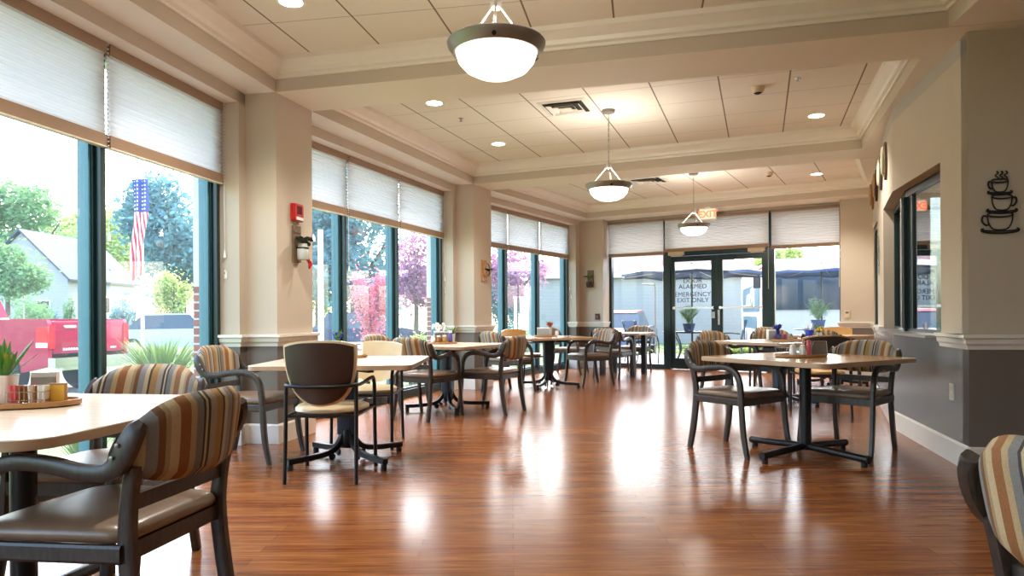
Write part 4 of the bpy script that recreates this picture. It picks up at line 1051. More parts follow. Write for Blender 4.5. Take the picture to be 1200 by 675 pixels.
leaves(MB(), 14, .11, .09, .9, .016, (.05, -.06, -.01), 31).build('dried_leaves', M['blackiron'], t, 60)
q = F(-.09, .37)
t = thing('wall_planter', 'small wall pot of green leaves on the pier left of the far screen', 'wall planter', (q.x, q.y, 1.76), -R(32))
MB().box((0, -.012, .02), (.13, .022, .34)).build('board', M['boardwood'], t)
MB().lathe([(.04, -.12), (.055, -.10), (.06, -.02), (.05, .0)], 14, (0, -.08, -.04)).build('pot', M['soil'], t, 40)
leaves(MB(), 18, .12, .12, .7, .022, (0, -.08, .02), 41).build('leaves', M['greenleaf'], t, 60)
q = F(.055, .37); t = thing('pull_station', 'small dark red fire alarm pull box above the rail of the left pier', 'fire alarm', (q.x, q.y, 1.02), -R(32))
MB().box((0, -.015, 0), (.085, .03, .12)).build('body', M['darkred'], t); MB().box((0, -.034, .0), (.05, .01, .02)).build('pull_handle', M['red'], t)
q = F(4.58, .37); t = thing('thermostat', 'beige wall thermostat right of the glazed far screen', 'thermostat', (q.x, q.y, 1.05), -R(32))
MB().box((0, -.012, 0), (.08, .024, .12)).build('body', M['almond'], t); MB().box((0, -.0255, .02), (.05, .004, .03)).build('display', M['wainscot'], t)
q = R1 + dA * .32; t = thing('power_outlet', 'white power outlet low on the grey angled wall', 'outlet', (q.x, q.y, .50), R(90 - 14.46) + PI)
MB().box((0, -.004, 0), (.075, .008, .12)).build('plate', M['white'], t)
b = MB()
for z in (-.028, .028): b.box((0, -.0085, z), (.034, .003, .036))
b.build('socket', M['almond'], t)
# coat hook like cleats on the window reveals
for lab, pos, a in (('white cord cleat on the reveal of the first pillar', W1(3.775, .40), TH[1]), ('white cord cleat on the reveal of the second pillar', W2(3.775, .40), TH[2]), ('white cord cleat on the reveal in the far corner', W3(3.725, .38), TH[3])):
    t = thing('cord_cleat', lab, 'cord cleat', (pos.x, pos.y, 1.42), R(90 - a) , 'white cord cleats')
    MB().box((-.004, 0, 0), (.008, .012, .05)).build('plate', M['white'], t)
    MB().tube([(-.006, 0, -.03), (-.022, 0, -.036), (-.030, 0, -.02), (-.028, 0, .0)], .004, 6, smooth=3).tube([(-.006, 0, .03), (-.022, 0, .036), (-.030, 0, .02)], .004, 6, smooth=3).build('hook', M['white'], t)
# spoon rest style plaques on the angled wall, wire art strip
cols = [(M['boardwood'], M['almond']), (M['shell'], M['almond']), (M['darkred'], M['traywood']), (M['brownjar'], M['traywood'])]
for k, (s, lab) in enumerate(((.66, 'first wall plaque above the pass-through, nearest the camera, dark edged'), (1.32, 'second wall plaque above the pass-through, black and cream'), (2.16, 'third wall plaque above the pass-through, red edged'), (2.92, 'farthest wall plaque above the pass-through, reddish brown'))):
    q = RB + dB * s; t = thing('wall_plaque', lab, 'wall plaque', (q.x, q.y, 2.60), R(90 - 24.24) + PI, 'oval plaques above the pass-through')
    MB().loft([[(.11 * kk * math.cos(2 * PI * i / 20), -zz * .8, .19 * kk * math.sin(2 * PI * i / 20) * (1 - .12 * math.cos(2 * PI * i / 20))) for i in range(20)] for kk, zz in ((1, 0), (1, .03), (.85, .035))]).build('rim', cols[k][0], t, 40)
    MB().loft([[(.08 * kk * math.cos(2 * PI * i / 20), -zz, .15 * kk * math.sin(2 * PI * i / 20)) for i in range(20)] for kk, zz in ((1, .034), (.9, .05), (.5, .055))]).build('painted_center', cols[k][1], t, 40)
q = RB + dB * 1.86; t = thing('wall_art', 'narrow wire scroll hanging between the pass-through openings', 'wall art', (q.x, q.y, 1.72), R(90 - 24.24) + PI)
b = MB()
for k in range(5): b.tube([(.05 * math.cos(a), -.012, -.16 + .08 * k + .045 * math.sin(a)) for a in [i * PI / 6 for i in range(13)]], .005, 5, caps=False)
b.tube([(0, -.012, -.22), (0, -.012, .24)], .005, 5); b.build('wire_scroll', M['steel'], t)
# stacked coffee cups in black iron on the dark end wall
q = R1 + D8 * .188; t = thing('wall_art', 'black iron outline of three stacked coffee cups with steam on the dark end wall', 'wall art', (q.x, q.y, 1.58), -R(8.5))
def arc(cx, cz, rx, rz_, a0, a1, n=14): return [(cx + rx * math.cos(R(a0 + (a1 - a0) * i / n)), -.016, cz + rz_ * math.sin(R(a0 + (a1 - a0) * i / n))) for i in range(n + 1)]
def cup(cx, z, w, h, hs, nm):
    b = MB(); r = .0052
    b.tube(arc(cx, z + h, w, h * .16, 0, 360, 24), r, 6, caps=False)
    b.tube([(cx - w, -.016, z + h), (cx - w * .92, -.016, z + h * .5), (cx - w * .66, -.016, z + h * .12), (cx - w * .3, -.016, z), (cx + w * .3, -.016, z), (cx + w * .66, -.016, z + h * .12), (cx + w * .92, -.016, z + h * .5), (cx + w, -.016, z + h)], r, 6, smooth=4)
    b.tube([(cx + hs * w * .98, -.016, z + h * .88), (cx + hs * w * 1.32, -.016, z + h * .92), (cx + hs * w * 1.42, -.016, z + h * .6), (cx + hs * w * 1.15, -.016, z + h * .32), (cx + hs * w * .86, -.016, z + h * .34)], r * 1.3, 6, smooth=4)
    b.tube(arc(cx, z - .004, w * 1.5, h * .20, 20, -200, 24), r, 6, caps=False)
    b.tube(arc(cx, z + .002, w * 1.5, h * .12, 150, 390, 20), r, 6, caps=False)
    b.build(nm, M['blackiron'], t)
cup(0, .035, .078, .10, -1, 'large_cup'); cup(.012, .165, .062, .09, 1, 'middle_cup'); cup(.0, .285, .05, .075, -1, 'small_cup')
b = MB()
for k, x in enumerate((-.022, .006, .034)): b.tube([(x, -.016, .365), (x + .012, -.016, .378), (x - .006, -.016, .394), (x + .012, -.016, .41), (x + .002, -.016, .424)], .0045, 5, smooth=4)
b.build('steam', M['blackiron'], t)
SKY, SUN, EXPO = 1.1, 1.5, .84
# ------------------------------------------------------------------ outdoors
GZ = -.30
def bx(px, Y): return (px - 600) / 825.7 * Y          # bearing read off the photograph -> metres at depth Y
struct(MB().prism([(-90, -12), (70, -12), (70, 95), (-90, 95)], GZ - .3, GZ).build('ground', M['lawn']), 'green lawn outside the windows', 'lawn')
struct(MB().prism([(-26, 8.5), (-6.0, 8.2), (-5.6, 15.5), (-24, 18.5)], GZ, GZ + .02).build('parking', M['asphalt']), 'pale asphalt parking place under the red pickup', 'parking', )
struct(MB().prism([(-60, 22.5), (-.5, 21.5), (-.5, 27.0), (-60, 29.5)], GZ, GZ + .025).build('road', M['asphalt']), 'pale street beyond the lawn', 'road')
patio = [tuple(F(-1.0, .85)), tuple(F(9.5, .85)), tuple(F(9.5, 6.2)), tuple(F(-1.0, 6.2))]
struct(MB().prism(patio, GZ, -.03).build('patio', M['patio']), 'concrete patio outside the glazed far screen', 'patio')
struct(MB().prism([tuple(F(2.2, 5.5)), tuple(F(30, 2.5)), tuple(F(30, 24)), tuple(F(2.2, 20))], GZ, GZ + .02).build('parking', M['asphalt']), 'asphalt yard beyond the patio', 'parking')

def foliage(n, size, rad, c=(0, 0, 0), seed=1, lumps=9, fill=.55):
    """many small leaf blades gathered in lumps inside an ellipsoid"""
    q = random.Random(seed); m = MB(); L = []; n = int(n * 2.2); size *= .62
    for k in range(lumps):
        while True:
            v = Vector((q.uniform(-1, 1), q.uniform(-1, 1), q.uniform(-1, 1)))
            if .35 < v.length < 1: break
        L.append((v * .68, q.uniform(.30, .46)))
    vs = []; fs = []
    for i in range(n):
        if q.random() < .85:
            lc, lr = L[i % lumps]
            v = Vector((q.gauss(0, 1), q.gauss(0, 1), q.gauss(0, 1))).normalized() * lr * q.uniform(fill, 1.05)
            p = lc + v
        else:
            p = Vector((q.gauss(0, .36), q.gauss(0, .36), q.gauss(0, .36)))
        p = Vector((c[0] + p.x * rad[0], c[1] + p.y * rad[1], c[2] + p.z * rad[2]))
        a = Vector((q.gauss(0, 1), q.gauss(0, 1), q.gauss(0, .6))).normalized(); b = a.cross(Vector((q.gauss(0, 1), q.gauss(0, 1), q.gauss(0, 1)))).normalized()
        s = size * q.uniform(.6, 1.3); o = len(vs)
        vs += [p - a * s, p - b * s * .5, p + a * s, p + b * s * .5]; fs.append((o, o + 1, o + 2, o + 3))
    m.add(vs, fs); return m
def tree(lab, px, Y, ztop, zbot, w, leaf, n=3200, size=.2, seed=1, trunk=.16, name='tree', grp=None, lumps=10):
    x = bx(px, Y); t = thing(name, lab, 'tree', (x, Y, GZ), 0, grp)
    hz = (ztop - zbot) / 2; cz = (ztop + zbot) / 2 - GZ
    foliage(n, size, (w / 2, w / 2 * .8, hz), (0, 0, cz), seed, lumps).build('crown', leaf, t)
    b = MB(); b.tube([(0, 0, -.05), (.05, 0, cz * .5), (0, .03, cz + hz * .3)], [trunk, trunk * .75, trunk * .35], 8, smooth=3)
    for k in range(4):
        a = k * 1.7 + seed; b.tube([(0, 0, cz - hz * .55), (w * .2 * math.cos(a), w * .15 * math.sin(a), cz - hz * .1), (w * .32 * math.cos(a), w * .25 * math.sin(a), cz + hz * .3)], [trunk * .5, trunk * .15], 6, smooth=3)
    b.build('trunk', M['bark'], t, 60); return t
def shrub(lab, px, Y, ztop, w, leaf, n=900, size=.09, seed=1, name='shrub', grp=None, dp=None):
    x = bx(px, Y); t = thing(name, lab, 'shrub', (x, Y, GZ), 0, grp); h = ztop - GZ
    foliage(n, size, (w / 2, (dp or w) / 2, h * .56), (0, 0, h * .5), seed, 8, .6).build('foliage', leaf, t)
    b = MB(); q = random.Random(seed)
    for k in range(6): b.tube([(q.uniform(-.1, .1) * w, q.uniform(-.1, .1) * w, 0), (q.uniform(-.3, .3) * w, q.uniform(-.2, .2) * w, h * .7)], [.025, .008], 5)
    b.build('stems', M['bark'], t); return t
# left window views
tree('tall blue green tree behind the gable of the white house', 16, 60, 13.0, 2.5, 12, M['leaf_mid'], 5200, .42, 11, .35)
tree('light yellow green tree right of the gable, seen past the mullion', 94, 82, 16.6, 3.0, 12, M['leaf_light'], 4200, .42, 12, .3)
tree('pale green tree above the house roof, seen left of the flag', 140, 70, 14.4, 3.2, 10, M['leaf_light'], 3600, .38, 13, .3)
tree('large dark blue green tree filling the window right of the flag', 212, 46, 11.2, 1.2, 9.5, M['leaf_dark'], 5600, .32, 14, .4)
tree('near leafy branch tree hiding the left half of the house gable', 8, 30, 4.6, 1.3, 3.4, M['leaf_mid'], 2600, .16, 15, .14)
tree('slim young tree standing on the lawn right of the flag pole', 203, 26, 3.2, .6, 1.6, M['leaf_light'], 1500, .10, 16, .07)
shrub('rounded clipped hedge left in front of the white house', 40, 37, 2.3, 2.6, M['leaf_mid'], 1300, .12, 17)
shrub('dark hedge below the house windows, left of the flag pole', 145, 33, 1.95, 1.9, M['leaf_dark'], 1300, .11, 18)
shrub('small conical evergreen beside the house wall', 81, 40, 2.5, .8, M['leaf_mid'], 700, .09, 19)
t = shrub('low clump of ornamental grass outside the nearest window bay', 190, 11.2, .66, 1.35, M['leaf_grass'], 200, .06, 20, 'grass_clump')
leaves(MB(), 420, .62, 1.25, .22, .012, (0, 0, 0), 22).build('blades', M['leaf_grass'], t)
for px, Y, lab in ((100, 5.9, 'tuft of light grass below the nearest window, left'), (150, 6.4, 'tuft of light grass below the nearest window, right')):
    t = thing('grass_clump', lab, 'grass', (bx(px, Y), Y, GZ)); leaves(MB(), 120, .24, .62, .2, .010, (0, 0, 0), int(px)).build('blades', M['leaf_grass'], t)
shrub('small dark purple shrub right of the clipped hedge by the white house', 62, 41.5, 1.9, 1.0, M['leaf_dark'], 500, .1, 23)
ss = thing('street_sign', 'blue street name sign on a thin post before the clipped hedge', 'street sign', (bx(28, 31), 31, GZ)); MB().tube([(0, 0, 0), (0, 0, 2.75)], .03, 8).build('post', M['steel'], ss); MB().box((0, -.03, 2.62), (.95, .02, .2)).build('sign_blade', M['decal'], ss)
# white gabled house
H = thing('house', 'white gabled house with grey roof and chimney across the street', 'house', (-31.3, 49.0, GZ))
hw, hl, he, hr = 2.95, 4.0, 3.95, 6.9
MB().loft([[(-hw, y, 0), (hw, y, 0), (hw, y, he), (0, y, hr - .08), (-hw, y, he)] for y in (-hl, hl)]).build('wall', M['housewhite'], H)
b = MB()
for s in (-1, 1):
    b.add([(0, -hl - .3, hr), (0, hl + .3, hr), (s * (hw + .3), hl + .3, he - .28), (s * (hw + .3), -hl - .3, he - .28), (0, -hl - .3, hr + .14), (0, hl + .3, hr + .14), (s * (hw + .3), hl + .3, he - .14), (s * (hw + .3), -hl - .3, he - .14)],
          [(0, 1, 2, 3), (4, 7, 6, 5), (0, 3, 7, 4), (1, 5, 6, 2), (2, 6, 7, 3), (0, 4, 5, 1)])
b.build('roof', M['roofgrey'], H)
MB().box((1.0, 2.6, hr - .1), (.7, .7, 1.7)).build('chimney', M['brick'], H)
for (x, y, z, sx, sy) in ((-.35, -hl - .02, 4.9, .9, 0), (hw + .02, -2.3, 2.2, 0, .8), (hw + .02, 0.2, 2.2, 0, .8), (hw + .02, 2.4, 2.2, 0, .8), (1.4, -hl - .02, 1.9, .9, 0)):
    w = MB().box((x, y, z), (max(sx, .08), max(sy, .08), 1.2)).build('window', M['trim'], H)
    MB().box((x + (.03 if sx == 0 else 0), y - (.03 if sy == 0 else 0), z), (max(sx - .16, .06), max(sy - .16, .06), 1.04)).build('pane', M['carglass'], w)
# flag and pole
fp = thing('flag_pole', 'white flag pole on the lawn', 'flag pole', (bx(167, 20), 20, GZ))
MB().tube([(0, 0, 0), (0, 0, 7.4)], [.05, .03], 10).build('pole', M['trim'], fp); MB().ball((0, 0, 7.45), .07, 10).build('finial', M['brownjar'], fp)
# limp cloth: fly hangs down from the pole
m = MB(); nu, nv = 16, 26; rows = []
for j in range(nv + 1):
    v = j / nv; row = []
    for i in range(nu + 1):
        u = i / nu
        x = -.22 + .42 * u * (1 - .15 * v) + .06 * math.sin(v * 6) + .06 * (1 - v)
        row.append((x, -.17 + .085 * math.sin(u * 13 + v * 3) * (.4 + .6 * v), 4.95 - 2.65 * v - .28 * (1 - u) * v))
    rows.append(row)
vs = [p for r_ in rows for p in r_]; n1 = len(vs); vs += [(p[0], p[1] + .006, p[2]) for p in vs]
fs = []
for j in range(nv):
    for i in range(nu):
        a = j * (nu + 1) + i; fs.append((a, a + 1, a + nu + 2, a + nu + 1)); fs.append((n1 + a, n1 + a + nu + 1, n1 + a + nu + 2, n1 + a + 1))
o = m.add(vs, fs).build('flag', M['flag'], None, 70); o.location = (bx(166, 20), 20, 0)
tag(o, 'limp flag with red and white stripes and a blue starred corner', 'flag')

# red pickup, tail towards the right
ang = math.atan2(1.30, .43)                                    # direction of the tailgate, left corner to right corner
TR = thing('pickup_truck', 'red pickup truck parked outside the nearest window bay', 'car', (-7.58, 12.65, GZ + .02), ang - PI / 2)
# local frame: tail faces +x, y across, z up from the asphalt; the tail corner nearest the camera is at y=-
hwid = .80
b = MB()
def body(x0, x1, z0, z1, w0, w1, rr=.05):
    return [[(x, s_ * ww, z) for x, z, s_, ww in q] for q in ([(x0, z0, -1, w0), (x0, z0, 1, w0), (x0, z1, 1, w1), (x0, z1, -1, w1)], [(x1, z0, -1, w0), (x1, z0, 1, w0), (x1, z1, 1, w1), (x1, z1, -1, w1)])]
side = [(-.02, .62), (-.02, 1.30), (-2.1, 1.32), (-2.1, .40), (-1.62, .40)] 
def sideplate(y, th, mat_, nm):
    n = 12; arch = [(-1.05 + .42 * math.cos(R(a)), .40 + .42 * math.sin(R(a))) for a in [180 - 180 * i / n for i in range(n + 1)]]
    out = [(0, .52), (0, 1.24), (-.04, 1.31), (-3.0, 1.33), (-3.0, .36), (-1.47, .36)] + arch + [(-.63, .40), (-.30, .46)]
    m = MB(); m.loft([[(x, y, z) for x, z in out], [(x, y + th, z) for x, z in out]]); return m.build(nm, mat_, TR)
sideplate(-hwid, .07, M['truckred'], 'bed_side'); sideplate(hwid - .07, .07, M['truckred'], 'bed_side')
tg = MB().loft([rrect(1.42, .56, .03, -.025, 3), rrect(1.42, .56, .03, .02, 3), rrect(1.38, .52, .03, .03, 3)], M=Matrix.Translation((-.02, 0, 1.01)) @ Matrix.Rotation(PI / 2, 4, 'Z') @ Matrix.Rotation(PI / 2, 4, 'X')).build('tailgate', M['truckred'], TR, 30)
MB().loft([rrect(.24, .07, .03, 0, 3), rrect(.22, .05, .02, .02, 3)], M=Matrix.Translation((.01, -.40, 1.19)) @ Matrix.Rotation(PI / 2, 4, 'Z') @ Matrix.Rotation(PI / 2, 4, 'X')).build('handle', M['chrome'], tg)
b = MB()
for k in range(6): b.box((.013, -.52 + k * .05, .80), (.004, .032, .04))
b.box((.013, .48, .80), (.004, .12, .03)); b.build('raised_badge', M['ceramic'], tg)
MB().box((-1.5, 0, .78), (3.0, 1.46, .05)).build('bed_floor', M['rubber'], TR)
for s in (-1, 1):
    l = MB().loft([rrect(.11, .40, .03, 0, 3), rrect(.11, .40, .03, .03, 3)], M=Matrix.Translation((.0, s * .755, 1.02)) @ Matrix.Rotation(PI / 2, 4, 'Z') @ Matrix.Rotation(PI / 2, 4, 'X')).build('tail_light', M['taillight'], TR, 30)
    w = MB().box((-.13, s * (hwid + .004), 1.0), (.26, .02, .36)).build('side_light', M['taillight'], l)
    MB().box((-.13, s * (hwid + .012), .88), (.26, .012, .08)).build('reverse_lens', M['ceramic'], l)
bp = MB().box((.09, 0, .58), (.16, 1.62, .17)).box((.02, 0, .50), (.14, 1.2, .12)).build('bumper', M['chrome'], TR); MB().box((.175, -.1, .60), (.01, .34, .15)).build('plate', M['ceramic'], bp)
cab = [(x - .8, z) for x, z in ((-2.2, .36), (-2.2, 1.30), (-2.28, 1.35), (-2.42, 1.86), (-3.55, 1.86), (-4.1, 1.36), (-5.3, 1.24), (-5.45, .95), (-5.45, .40))]
c = MB().loft([[(x, -.78 + (.14 if z > 1.5 else 0), z) for x, z in cab], [(x, .78 - (.14 if z > 1.5 else 0), z) for x, z in cab]]).build('cab', M['truckred'], TR, 20)
MB().loft([[(x, y, z) for x, z in ((-3.28, 1.38), (-3.36, 1.80), (-4.3, 1.80), (-4.75, 1.38))] for y in (-.80, .80)]).build('side_window', M['carglass'], c)
MB().box((-3.12, 0, 1.60), (.05, 1.2, .36), M=Matrix.Rotation(0, 4, 'Y')).build('rear_window', M['carglass'], c)
for x in (-1.05, -5.3):
    for s in (-1, 1):
        w = MB().lathe([(.20, -.11), (.33, -.11), (.36, -.07), (.36, .07), (.33, .11), (.20, .11)], 24, M=Matrix.Translation((x, s * .68, .36)) @ Matrix.Rotation(PI / 2, 4, 'X')).build('wheel', M['rubber'], TR, 40)
        MB().lathe([(.02, -.10), (.20, -.10), (.20, .10), (.02, .10)], 16, M=Matrix.Translation((x, s * .68, .36)) @ Matrix.Rotation(PI / 2, 4, 'X')).build('hub', M['steel'], w, 40)
# cars
def car(lab, x, y, rz, paint, paint2=None, L=4.3, z=GZ + .02):
    t = thing('car', lab, 'car', (x, y, z), rz); h = L / 2
    lo = [(-h, .35), (-h + .05, .82), (-h + .35, .92), (h - .9, .96), (h - .1, .82), (h, .55), (h - .02, .32)]
    up = [(-h + .45, .92), (-h + .95, 1.40), (.35, 1.42), (h - 1.15, .95)]
    MB().loft([[(a, -.85, b) for a, b in lo], [(a, .85, b) for a, b in lo]]).build('body', paint, t, 30)
    r = MB().loft([[(a, -.72 if b < 1 else -.60, b) for a, b in up], [(a, .72 if b < 1 else .60, b) for a, b in up]]).build('cabin', M['carglass'], t, 30)
    MB().loft([[(a, s * .58, b) for a, b in ((-h + .9, 1.38), (-h + 1.0, 1.45), (.30, 1.47), (.42, 1.40))] for s in (-1, 1)]).build('roof', paint2 or paint, r, 30)
    for a in (-h + .75, h - .8):
        for s in (-1, 1):
            w = MB().lathe([(.18, -.1), (.31, -.1), (.32, .0), (.31, .1), (.18, .1)], 20, M=Matrix.Translation((a, s * .78, .32)) @ Matrix.Rotation(PI / 2, 4, 'X')).build('wheel', M['rubber'], t, 40)
            MB().lathe([(.02, -.11), (.18, -.11), (.18, .11), (.02, .11)], 14, M=Matrix.Translation((a, s * .78, .32)) @ Matrix.Rotation(PI / 2, 4, 'X')).build('hub', M['steel'], w, 40)
    for s in (-1, 1): MB().box((-h + .02, s * .62, .70), (.06, .34, .14)).build('tail_light', M['taillight'], t); MB().box((h - .03, s * .6, .66), (.10, .32, .13)).build('headlight', M['ceramic'], t)
    return t
car('silver blue car on the street right of the flag pole', bx(214, 24.5) + .1, 24.5, .06, M['carsilver'])
car('dark car passing on the street behind the blue flower', bx(430, 23.0), 23.2, .03, M['carblue'])
car('dark blue car with a red roof outside the left fixed window', bx(734, 22.5), 23.0, 1.25, M['carblue'], M['truckred'], 3.9)
# second and third bay views
tree('large blue green tree outside the second window bay', 415, 34, 8.8, .4, 8.0, M['leaf_dark'], 5200, .26, 31, .3)
tree('pale tree at the left edge of the second window bay', 372, 40, 9.0, .6, 4.6, M['leaf_mid'], 2600, .28, 35, .2)
tree('slender red leaved maple in the middle of the second window bay', 432, 17.5, 2.7, .1, 1.25, M['leaf_red'], 1300, .075, 32, .05)
tree('reddish purple maple at the right of the second window bay', 486, 20.5, 4.0, 1.0, 2.1, M['leaf_purple'], 2400, .10, 33, .10)
tree('purple red maple outside the third window bay', 603, 24.5, 3.6, 1.2, 2.6, M['leaf_purple'], 2600, .11, 34, .12)
tree('dark evergreen filling the left of the third window bay', 585, 30, 4.4, -.1, 2.6, M['leaf_dark'], 2400, .15, 36, .14)
shrub('low green shrub in the second window bay, right corner', 485, 14.0, .70, 1.0, M['leaf_light'], 900, .06, 37)
shrub('bright green shrub in the third window bay', 610, 19.0, .82, 1.1, M['leaf_mid'], 900, .07, 38)
for k, (px, lab) in enumerate(((604, 'left'), (611, 'middle'), (618, 'right'))):
    o = MB().box((0, 0, .95), (.09, .09, 1.9)).box((0, 0, 1.92), (.13, .13, .05)).build('white_post', M['trim']); o.location = (bx(px, 22.5), 22.5, GZ); tag(o, 'white garden post, %s of three outside the third window bay' % lab, 'post', 'white posts outside the third bay')
b = thing('bollard', 'slim white utility post outside the second window bay', 'post', (bx(376, 15), 15, GZ)); MB().tube([(0, 0, 0), (0, 0, 3.2)], .06, 10).build('pole', M['trim'], b)
# long white sided building behind the patio
Bd = thing('clapboard_building', 'long white clapboard building with faded brown roof behind the patio', 'building', (0, 0, GZ))
MB().prism([(.8, 33.5), (11.2, 32.15), (12.2, 38.2), (2, 40)], 0, 3.3).build('wall', M['siding'], Bd)
MB().add([(.4, 33.2, 3.2), (11.5, 31.75, 3.2), (12.7, 38.5, 3.2), (1.8, 40.5, 3.2), (4.0, 36.6, 5.0), (9.2, 35.9, 5.0)], [(0, 1, 5, 4), (1, 2, 5), (2, 3, 4, 5), (3, 0, 4), (0, 3, 2, 1)]).build('roof', M['roofpink'], Bd)
MB().prism([(.5, 33.3), (11.4, 31.87), (11.4, 31.75), (.5, 33.18)], 3.06, 3.24).build('gutter', M['trim'], Bd)
shrub('strip of light hedge before the white clapboard building', 830, 23.0, .05, 5.5, M['leaf_light'], 1500, .08, 41, 'hedge', None, .8)
shrub('dark green bush by the wall of the clapboard building', 716, 27.0, .95, .8, M['leaf_mid'], 600, .07, 42)
# motorhome
u = Vector((.24, .97)).normalized(); wv = Vector((u.y, -u.x))
RVo = thing('motorhome', 'white motorhome with dark windscreen parked beyond the patio', 'motorhome', (7.2, 20.0, GZ), math.atan2(u.y, u.x))
# local x runs back along its side, local -y across its front
bd = [rrect(2.5, .1, .04, 0, 3)]
def rvloop(x, z0, z1, y0, y1, r): return [(x, y0, z0), (x, y1, z0), (x, y1, z1 - r), (x, y1 + r * .3 * (1 if y1 < y0 else -1), z1 - r * .3), (x, y1 + r * (1 if y1 < y0 else -1), z1), (x, y0 - r * (1 if y1 < y0 else -1), z1), (x, y0 - r * .3 * (1 if y1 < y0 else -1), z1 - r * .3), (x, y0, z1 - r)]
MB().loft([rvloop(.0, .45, 2.62, 0, -2.5, .25), rvloop(.06, .42, 2.75, 0, -2.5, .25), rvloop(.35, .40, 2.92, 0, -2.5, .22), rvloop(9.0, .40, 2.95, 0, -2.5, .2)]).build('body', M['rvwhite'], RVo, 30)
ws = MB().loft([rrect(2.2, 1.04, .16, 0, 5), rrect(2.2, 1.04, .16, .05, 5)], M=Matrix.Translation((.01, -1.25, 1.98)) @ Matrix.Rotation(-PI / 2, 4, 'Z') @ Matrix.Rotation(PI / 2, 4, 'X')).build('windscreen', M['carglass'], RVo, 30)
b = MB()
for s in (-.5, .5): b.tube([(-.06, -1.25 + s, 1.48), (-.03, -1.25 + s * .3, 1.62)], .012, 5)
b.build('wiper', M['blackiron'], ws)
for x0, x1, z0, z1 in ((1.7, 8.2, 1.42, 2.30), (2.6, 8.0, .86, 1.26)):
    dcl = MB().loft([rrect(x1 - x0, z1 - z0, .14, 0, 5), rrect(x1 - x0, z1 - z0, .14, .012, 5)], M=Matrix.Translation(((x0 + x1) / 2, .0, (z0 + z1) / 2)) @ Matrix.Rotation(PI, 4, 'Z') @ Matrix.Rotation(PI / 2, 4, 'X')).build('side_decal', M['decal'], RVo, 30)
    if z1 > 2:
        k = MB()
        k.tube([(3.2, .02, 1.60), (3.4, .02, 2.1), (4.1, .02, 2.15), (4.2, .02, 1.9), (3.5, .02, 1.85), (4.5, .02, 1.6)], .05, 6, smooth=4)
        k.tube([(5.0, .02, 1.62), (5.1, .02, 1.95), (5.7, .02, 1.95), (5.8, .02, 1.62)], .05, 6, smooth=4); k.tube([(6.1, .02, 1.6), (7.4, .02, 1.62)], .05, 6)
        k.build('white_script', M['ceramic'], dcl)
b = MB()
for k in range(3): b.box((.6 + .5 * k, -.01, 2.70), (.08, .12, .05))
b.build('marker_light', M['taillight'], RVo)
for s, lab in ((.04, 0), (-2.54, 1)):
    mr = MB().box((.1, s + (.18 if lab == 0 else -.18), 2.25), (.06, .20, .34)).tube([(.15, s - .05, 2.5), (.10, s + (.18 if lab == 0 else -.18), 2.42)], .02, 6).build('mirror', M['blackiron'], RVo)
for x in (1.1, 6.6):
    for s in (-.12, -2.38): MB().lathe([(.02, -.12), (.36, -.12), (.40, -.06), (.40, .06), (.36, .12), (.02, .12)], 20, M=Matrix.Translation((x, s, .40)) @ Matrix.Rotation(PI / 2, 4, 'X')).build('wheel', M['rubber'], RVo, 40)
MB().box((-.04, -1.25, .62), (.14, 2.44, .26)).build('bumper', M['rvwhite'], RVo)
tree('bright green tree top behind the motorhome', 915, 46, 5.6, 3.0, 3.6, M['leaf_light'], 1800, .2, 51, .16)
# patio furniture
def umbrella(lab, x, y, span=1.55, rim=1.95, top=2.45):
    t = thing('patio_umbrella', lab, 'umbrella', (x, y, -.03))
    n = 8; a0 = .2
    ed = [(span * math.cos(a0 + 2 * PI * i / n), span * math.sin(a0 + 2 * PI * i / n)) for i in range(n)]
    m = MB()
    for i in range(n):
        (x0, y0), (x1, y1) = ed[i], ed[(i + 1) % n]; mx_, my_ = (x0 + x1) * .48, (y0 + y1) * .48
        up = [(0, 0, top), (x0 * .5, y0 * .5, (top + rim) / 2 + .08), (x0, y0, rim), (mx_, my_, rim + .05), (x1, y1, rim), (x1 * .5, y1 * .5, (top + rim) / 2 + .08)]
        o = [(p[0], p[1], p[2] - .012) for p in up]
        m.add(up, [(0, 1, 5), (1, 2, 3), (1, 3, 5), (3, 4, 5)]); m.add(o, [(0, 5, 1), (1, 3, 2), (1, 5, 3), (3, 5, 4)])
        m.add([(x0, y0, rim), (mx_, my_, rim + .05), (x1, y1, rim), (x0, y0, rim - .05), (mx_, my_, rim - .01), (x1, y1, rim - .05)], [(0, 3, 4, 1), (1, 4, 5, 2)])
    m.build('canopy', M['umbrella'], t)
    MB().tube([(0, 0, .0), (0, 0, top + .05)], .022, 10).build('pole', M['frame'], t)
    for i in range(n): MB().tube([(0, 0, top - .06), (ed[i][0] * .97, ed[i][1] * .97, rim - .01)], .009, 5).build('rib', M['steel'], t)
    MB().lathe([(.24, .0), (.26, .02), (.22, .06), (.05, .09), (.04, .3)], 20).build('base', M['blackiron'], t, 40)
UX, UY = bx(811, 15.2), 15.2
umbrella('navy blue patio umbrella behind the lettered door', UX, UY, 1.60, 1.93, 2.14)
umbrella('navy blue patio umbrella behind the right fixed window', bx(963, 17), 17, 1.5, 2.05, 2.27)
